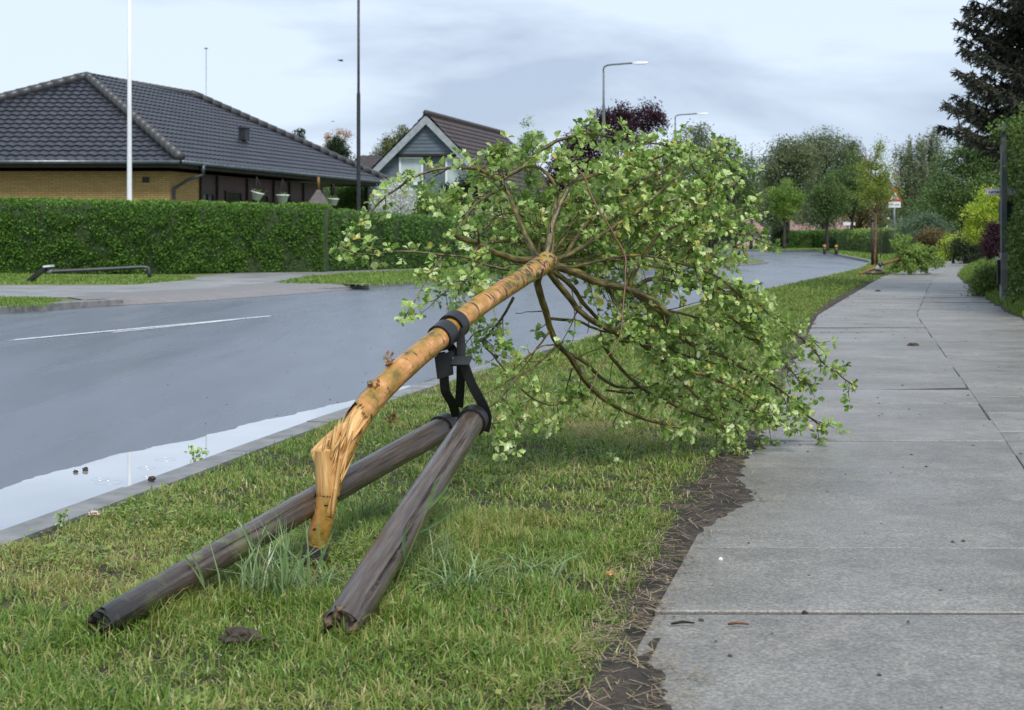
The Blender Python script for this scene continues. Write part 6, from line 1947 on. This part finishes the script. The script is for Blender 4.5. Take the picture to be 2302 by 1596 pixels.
# ------------------------------------------------------------------ street trees with stakes near the sign, second fallen tree
st1 = tree('street_tree', 'upright young street tree with yellow-green feathery crown, tied to brown stakes', 48.5, (1966, 597), [(1975, 335, 14, 26), (1960, 370, 26, 30), (1985, 385, 26, 34), (1935, 390, 12, 30), (1966, 420, 38, 30), (1945, 440, 30, 22), (1990, 440, 24, 26), (2012, 430, 12, 20)], 'f_yellowgreen', 150, 20, .075, .042, bark='bark_orange', clr=.15, limbs=70, group='street trees along the bend', trunk_top=.88)
st2 = tree('street_tree', 'thin orange stemmed street tree standing close behind the warning sign', 84, (2008, 576), [(2013, 395, 9, 30), (2004, 418, 10, 12), (2020, 420, 6, 22)], 'f_orange', 18, 6, .09, .05, bark='bark_orange', clr=.16, limbs=26, group='street trees along the bend', trunk_top=.9)
st3 = tree('street_tree', 'slender street tree standing between the staked tree and the sign', 66, (1980, 580), [(1981, 455, 12, 20), (1978, 480, 18, 20), (1985, 500, 14, 12)], 'f_olive', 40, 16, .09, .03, bark='bark_far', clr=.16, limbs=20, group='street trees along the bend')


def support(x, y, top, Y, wpx, lab, dx=0.):
    b = Vector(((x - CX) * Y / F, Y, 0)); t = P(x, top, Y); r = wpx * Y / F / 2
    th = thing('wooden_stake', lab, 'stake', b, 'wooden stakes of the broken tree' if False else 'upright stakes of the street trees')
    mb = MB(); mb.tube([b - Vector((0, 0, .05)), b.lerp(t, .5), t], [r * 1.05, r, r * .97], n=14); mb.build('pole', M['dark_stake'], th)
    mb = MB(); mb.tube([t - Vector((0, 0, .16)), t - Vector((0, 0, .06))], r * 1.25, n=14); mb.build('tie', M['rubber'], th)


M['dark_stake'] = mat('dark_stake', [(.022, .015, .012), (.06, .042, .034)], .5, 5, stretch=(6, 6, 1))
support(1961, 597, 487, 48.3, 6, 'dark brown upright stake on the road side of the staked street tree')
support(1971, 597, 492, 48.8, 4.5, 'slimmer brown upright stake on the path side of the staked street tree')
support(2005, 576, 515, 83, 7, 'dark upright stake of the orange stemmed tree behind the sign')
support(2015, 576, 517, 82.6, 5, 'thin upright stake just beside the foot of the sign pole')
support(1578, 586, 540, 58.9, 8, 'dark upright stake standing on the far kerb behind the crown')

fb = P(1934, 617, 36.9); fb.z = 0
f2 = thing('fallen_tree', 'second snapped young tree lying with fresh green crown across the far path', 'tree', fb)
ln = [P(1932, 617, 36.9), P(1960, 605, 36.9), P(1990, 592, 37.0), P(2018, 583, 37.3), P(2045, 572, 37.6)]
mb = MB(); mb.tube(spline(ln, .08), [.042, .034], n=10); mb.build('trunk', M['bark_orange'], f2)
P_ = []
mb = MB()
for q in range(58):
    fan = random.random()
    if fan < .45: tx, ty = random.uniform(2000, 2085), random.uniform(596, 614)
    elif fan < .8: tx, ty = random.uniform(2050, 2122), random.uniform(556, 604)
    else: tx, ty = random.uniform(1992, 2085), random.uniform(530, 566)
    e = P(tx, ty, 37.5 + random.uniform(-.55, .9)); e.z = max(.05, e.z)
    s0 = ln[3].lerp(ln[4], random.random())
    br = spline([s0, s0.lerp(e, .5) + Vector((0, 0, .10)), e], .06)
    mb.tube(br, [.014, .004], n=5)
    for k, c in enumerate(br):
        if k > len(br) * .28:
            for r_ in range(20):
                P_.append((c.x + random.gauss(0, .035), c.y + random.gauss(0, .05), max(.03, c.z + random.gauss(0, .035))))
mb.build('limbs', M['limb'], f2)
n = len(P_)
scatter('foliage', KITE, KITEF, np.array(P_), frames(rand_dirs(n), rand_dirs(n)), RNG.uniform(.035, .065, n), M['f_fresh'], f2)
a, b = P(1948, 619, 36.6), P(1987, 614, 36.8); a.z = .06; b.z = .07
th = thing('wooden_stake', 'grey stake lying on the grass under the second fallen tree', 'stake', ((a.x + b.x) / 2, a.y, 0))
mb = MB(); mb.tube([a, b], .05, n=12); mb.build('pole', M['stake'], th)
c = P(1977, 607, 36.85)
th = thing('rubber_tie', 'black rubber tie hanging between second fallen tree and its stake', 'tree tie', (c.x, c.y, 0))
mb = MB(); mb.ribbon([P(1979, 596, 36.85), P(1974, 606, 36.8), P(1978, 617, 36.8)], .16, .04, (1, 0, .1)); mb.build('strap', M['rubber'], th)
mb = MB(); mb.tube([P(1975, 598, 36.83), P(1982, 595, 36.9)], .065, n=12); mb.build('band', M['rubber'], th)

# ------------------------------------------------------------------ posts, lamps, signs, bollards


def lamp_post(x, Y, ybase, ytop, r0, ystep, arm, label, head_len=.75, m='lamp_metal', big=None):
    b = Vector(((x - CX) * Y / F, Y, 0)); zt = P(x, ytop, Y).z; zs = P(x, ystep, Y).z
    th = thing('street_lamp', label, 'street lamp', b, 'street lamps across the road')
    mb = MB(); mb.lathe(b, [(r0 * 1.25, 0), (r0 * 1.25, 1.15), (r0 * 1.05, 1.25), (r0, 1.3), (r0 * .95, zs - .12), (r0 * .68, zs), (r0 * .62, zt - .35)], 14)
    post = mb.build('pole', M[m], th)
    d = Vector(arm)
    mb = MB(); t = b + Vector((0, 0, zt))
    mb.tube(spline([t - Vector((0, 0, .4)), t - Vector((0, 0, .14)), t + d.normalized() * .16, t + d * .5 + Vector((0, 0, .05)), t + d + Vector((0, 0, .09))], .08), r0 * .55, n=8)
    mb.build('arm', M[m], th)
    mb = MB(); e = t + d + Vector((0, 0, .08)); dn = d.normalized(); s = Vector((-dn.y, dn.x, 0))
    vs = []; fs = []
    for (u, w_, h0, h1) in ((-.12, .05, -.04, .05), (.1, .12, -.06, .07), (.45, .13, -.05, .06), (head_len - .12, .06, 0, .03)):
        vs += [e + dn * u - s * w_ + Vector((0, 0, h0)), e + dn * u + s * w_ + Vector((0, 0, h0)), e + dn * u + s * w_ * .7 + Vector((0, 0, h1)), e + dn * u - s * w_ * .7 + Vector((0, 0, h1))]
    for i in range(3):
        for k in range(4): fs.append((4 * i + k, 4 * i + (k + 1) % 4, 4 * i + 4 + (k + 1) % 4, 4 * i + 4 + k))
    fs += [(3, 2, 1, 0), (12, 13, 14, 15)]
    mb.add(vs, fs); mb.build('lamp_head', M['white_plastic'], th)


lamp_post(1357, 69, 578, 147, .075, 232, (1.45, -.25, 0), 'grey street lamp with long arm in front of the copper leaved tree')
lamp_post(1518, 99, 564, 259, .075, 300, (1.55, -.3, 0), 'smaller grey street lamp with bent arm further along the road')
lamp_post(806, 45.4, 602, -130, .062, 205, (1.5, -.4, 0), 'tall black street lamp post at the end of the bungalow', m='black_metal')

b = Vector(((291 - CX) * 42.6 / F, 42.6, 0))
th = thing('flagpole', 'tall white flagpole standing behind the hedge before the black roof', 'flagpole', b)
mb = MB(); mb.lathe(b, [(.095, 0), (.095, .3), (.080, .35), (.066, 4.0), (.042, 10.2)], 14); mb.build('pole', M['white_paint'], th)
mb = MB(); mb.lathe(b + Vector((0, 0, 10.2)), [(.05, 0), (.07, .04), (.07, .09), (.0001, .14)], 12); mb.build('finial', M['white_paint'], th)
b = Vector(((463.5 - CX) * 67 / F, 67, 0))
th = thing('aerial_mast', 'thin grey aerial mast behind the black roof', 'mast', b)
mb = MB(); mb.tube([b, b + Vector((0, 0, 9.6))], [.04, .016], n=8); mb.build('pole', M['grey_metal'], th)
mb = MB(); mb.box(b + Vector((0, 0, 9.55)), (.16, .05, .05)); mb.build('aerial', M['grey_metal'], th)

# birds in flight
for x, y, Y, sp_, rot_, lab in ((765, 136, 40, .15, .15, 'dark bird in flight beside the black lamp post'), (748, 273, 60, .11, -.1, 'tiny dark bird in flight above the bushy dark evergreen')):
    c = P(x, y, Y); mb = MB()
    prof = [(-.6, .01), (-.5, .05), (-.25, .10), (.1, .13), (.35, .10), (.5, .07), (.62, .02)]
    vs = []; fs = []; nn = 8
    for (u, r) in prof:
        for k in range(nn):
            a = 2 * math.pi * k / nn; vs.append(Vector((u, r * math.cos(a) * .9, r * math.sin(a))) * sp_)
    for i in range(len(prof) - 1):
        for k in range(nn): fs.append((i * nn + k, i * nn + (k + 1) % nn, (i + 1) * nn + (k + 1) % nn, (i + 1) * nn + k))
    fs += [tuple(range(nn)), tuple(range((len(prof) - 1) * nn, len(prof) * nn))]
    for s in (-1, 1):
        wv = [Vector((.25, s * .08, .04)), Vector((.3, s * .55, .22)), Vector((-.05, s * 1.1, .16)), Vector((-.15, s * .55, .16)), Vector((-.2, s * .08, .04))]
        k = len(vs); vs += [q * sp_ for q in wv] + [(q - Vector((0, 0, .035))) * sp_ for q in wv]
        fs += [tuple(range(k, k + 5)), tuple(reversed(range(k + 5, k + 10)))] + [(k + i, k + (i + 1) % 5, k + 5 + (i + 1) % 5, k + 5 + i) for i in range(5)]
    q = Matrix.Rotation(rot_, 3, 'Y') @ Matrix.Rotation(.5, 3, 'Z')
    mb.add([c + q @ v for v in vs], fs, None, True)
    tag(mb.build('bird', M['bird'], base=c), lab, 'bird', 'birds in the sky')

# bollards
first = None
for x, y, Y, h, lab in ((1853.5, 571, 80.5, .60, 'orange banded black bollard at the bend, nearer the dark street tree stem'), (1880, 572, 78.5, .62, 'orange banded black bollard at the bend, nearer the staked street tree'), (1673, 577, 70.2, .62, 'black bollard standing clear beside the tip of the crown'), (1661, 574, 75, .60, 'black bollard half hidden behind the tip of the crown')):
    g = Vector(((x - CX) * Y / F, Y, -.01))
    if first is None:
        first = thing('bollard', lab, 'bollard', g, 'bollards along the kerb')
        mb = MB(); mb.lathe(g, [(.085, 0), (.08, .40)], 16); mb.build('post', M['black_metal'], first)
        mb = MB(); mb.lathe(g, [(.083, .40), (.083, .50)], 16); mb.build('band', M['yellow_band'], first)
        mb = MB(); mb.lathe(g, [(.08, .50), (.078, .53), (.05, .56), (.0001, .57)], 16); mb.build('cap', M['black_metal'], first)
    else:
        copy_tree(first, loc=g, label=lab)


def text_mesh(body, size, name, m, parent, place):
    cu = bpy.data.curves.new(name, 'FONT'); cu.body = body; cu.size = size; cu.extrude = .002; cu.align_x = 'LEFT'; cu.align_y = 'CENTER'
    tmp = bpy.data.objects.new(name, cu); COL.objects.link(tmp)
    bpy.context.view_layer.update()
    me = bpy.data.meshes.new_from_object(tmp.evaluated_get(bpy.context.evaluated_depsgraph_get()))
    bpy.data.objects.remove(tmp, do_unlink=True); bpy.data.curves.remove(cu)
    me.transform(place)
    o = bpy.data.objects.new(name, me); COL.objects.link(o); me.materials.clear(); me.materials.append(M[m]); o.parent = parent
    return o


# grey green pole with street name plate
pb = G(2256, 684); pb.z = 0
th = thing('street_pole', 'grey green square street pole standing in the edge of the tall hedge', 'pole', pb)
mb = MB(); mb.box(pb + Vector((0, 0, 1.69)), (.075, .075, 1.88)); mb.build('pole', M['green_pole'], th)
mb = MB(); mb.box(pb + Vector((0, 0, .37)), (.088, .088, .76)); mb.build('foot', M['pole_base'], th)
mb = MB(); mb.box(pb + Vector((.09, .05, 1.36)), (.24, .16, .30)); mb.build('switch_box', M['black_metal'], th)
mb = MB(); mb.box(pb + Vector((-.075, .0, .47)), (.035, .05, .36)); mb.build('bracket', M['black_metal'], th)
pl = pb + Vector((0, .075, 0)); zc = P(2240, 431, pl.y).z
xl = P(2216, 431, pl.y).x
sg = thing('street_name_sign', 'small white street name plate fixed behind the grey green pole', 'sign', (pl.x, pl.y, zc))
mb = MB()
hw, hh, rr = .27, .052, .018
outl = []
for cx_, cz_, a0 in ((hw - rr, hh - rr, 0), (-hw + rr, hh - rr, 90), (-hw + rr, -hh + rr, 180), (hw - rr, -hh + rr, 270)):
    for k in range(5): a = rad(a0 + k * 22.5); outl.append((cx_ + rr * math.cos(a), cz_ + rr * math.sin(a)))
mb.prism([(xl + hw + x, pl.y, zc + z) for x, z in outl], (0, .006, 0)); mb.build('plate', M['sign_white'], sg)
mb = MB()
fr = [(xl + hw + x * .965, pl.y - .002, zc + z * .86) for x, z in outl]
for i in range(len(fr)): mb.bar(fr[i], fr[(i + 1) % len(fr)], .003, .003)
mb.build('border', M['sign_red'], sg)
text_mesh('Løvsange', .066, 'lettering', 'sign_ink', sg, Matrix.Translation((xl + .040 - pl.x, -.003, 0)) @ Matrix.Rotation(rad(90), 4, 'X'))

# warning triangle with plate
Ys = 80.0
sb = Vector(((2010.5 - CX) * Ys / F, Ys, 0))
th = thing('traffic_sign', 'red and white warning triangle with white plate below on a pale pole', 'sign', sb)
mb = MB(); mb.tube([sb - Vector((0, 0, .05)), sb + Vector((0, 0, 3.55))], .05, n=12); mb.build('pole', M['grey_metal'], th)
zc0 = P(2010, 454, Ys).z
k_ = Ys / F


def tri(s, yoff, name, m):
    mb = MB(); cz = zc0 + 11 * k_
    pts = []
    for ang in (90, 210, 330):
        c = Vector((sb.x + s * 1.0 * math.cos(rad(ang)), Ys + yoff, cz + s * math.sin(rad(ang))))
        for q in range(-2, 3):
            a = rad(ang + q * 30); pts.append(c + Vector((s * .10 * math.cos(a), 0, s * .10 * math.sin(a))))
    mb.prism(pts, (0, .012, 0)); return mb.build(name, M[m], th)


tri(17.0 * k_, -.075, 'triangle', 'sign_red')
tri(10.4 * k_, -.09, 'triangle_field', 'sign_white')
mb = MB(); cz = zc0 + 11 * k_; s_ = k_
for dx, w_, h in ((-3.0, 1.6, 6.5), (2.6, 1.6, 6.5)):
    mb.box((sb.x + dx * s_, Ys - .094, cz - 2.0 * s_), (w_ * s_, .006, h * s_))
mb.box((sb.x, Ys - .094, cz - 4.8 * s_), (12 * s_, .0055, 1.6 * s_)); mb.build('symbol', M['sign_ink'], th)
mb = MB(); mb.box((sb.x, Ys - .07, P(2010, 460, Ys).z), (27 * k_, .015, 13 * k_)); mb.build('plate', M['sign_white'], th)
mb = MB()
for dx, w_ in ((-8, 2.2), (-5, 1.4), (-2.6, 1.8), (1.6, 1.4), (4, 2), (7, 1.6), (9.2, 1.4)):
    mb.box((sb.x + dx * k_, Ys - .08, P(2010, 460 + (dx % 3) * .4, Ys).z), (w_ * k_, .006, 2.6 * k_))
mb.build('lettering', M['sign_ink'], th)

# white plate sign on two legs by the bend
c = P(1909, 503, 104)
th = thing('street_name_sign', 'blank white street plate on a short post above the dark hedge at the bend', 'sign', (c.x, c.y, 0))
mb = MB(); mb.box(c, (.85, .03, .22)); mb.build('plate', M['sign_white'], th)
mb = MB(); mb.tube([(c.x + .02, c.y + .05, 0), (c.x + .02, c.y + .05, c.z + .1)], .035, n=8); mb.build('post', M['grey_metal'], th)

# knocked over metal barrier across the road
bb = P(84, 634, 31.6); bb.z = 0
th = thing('metal_barrier', 'knocked over grey metal barrier lying on the grass in front of the hedge', 'barrier', bb)
a, b = P(66, 632, 31.8), P(104, 601, 31.8); a.z = .02
mb = MB(); d = (b - a).normalized(); mb.bar(a, b, .26, .075, up=(-.6, 0, 1)); mb.build('post', M['black_metal'], th)
mb = MB(); mb.bar(b + Vector((-.03, 0, .02)), b + Vector((.13, 0, .035)), .27, .04); mb.build('post_cap', M['white_plastic'], th)
r0, r1 = P(106, 611, 31.8), P(331, 600.5, 32.3)
mb = MB(); mb.tube(spline([r0, r0.lerp(r1, .5), r1 - Vector((.06, 0, 0)), r1 + Vector((.02, 0, -.02)), r1 + Vector((.05, 0, -.22))], .1), .042, n=10); mb.build('rail', M['pipe'], th)
mb = MB(); mb.tube([r0 - Vector((.04, 0, 0)), r0 + Vector((.1, 0, .004))], .055, n=10); mb.build('joint', M['grey_metal'], th)
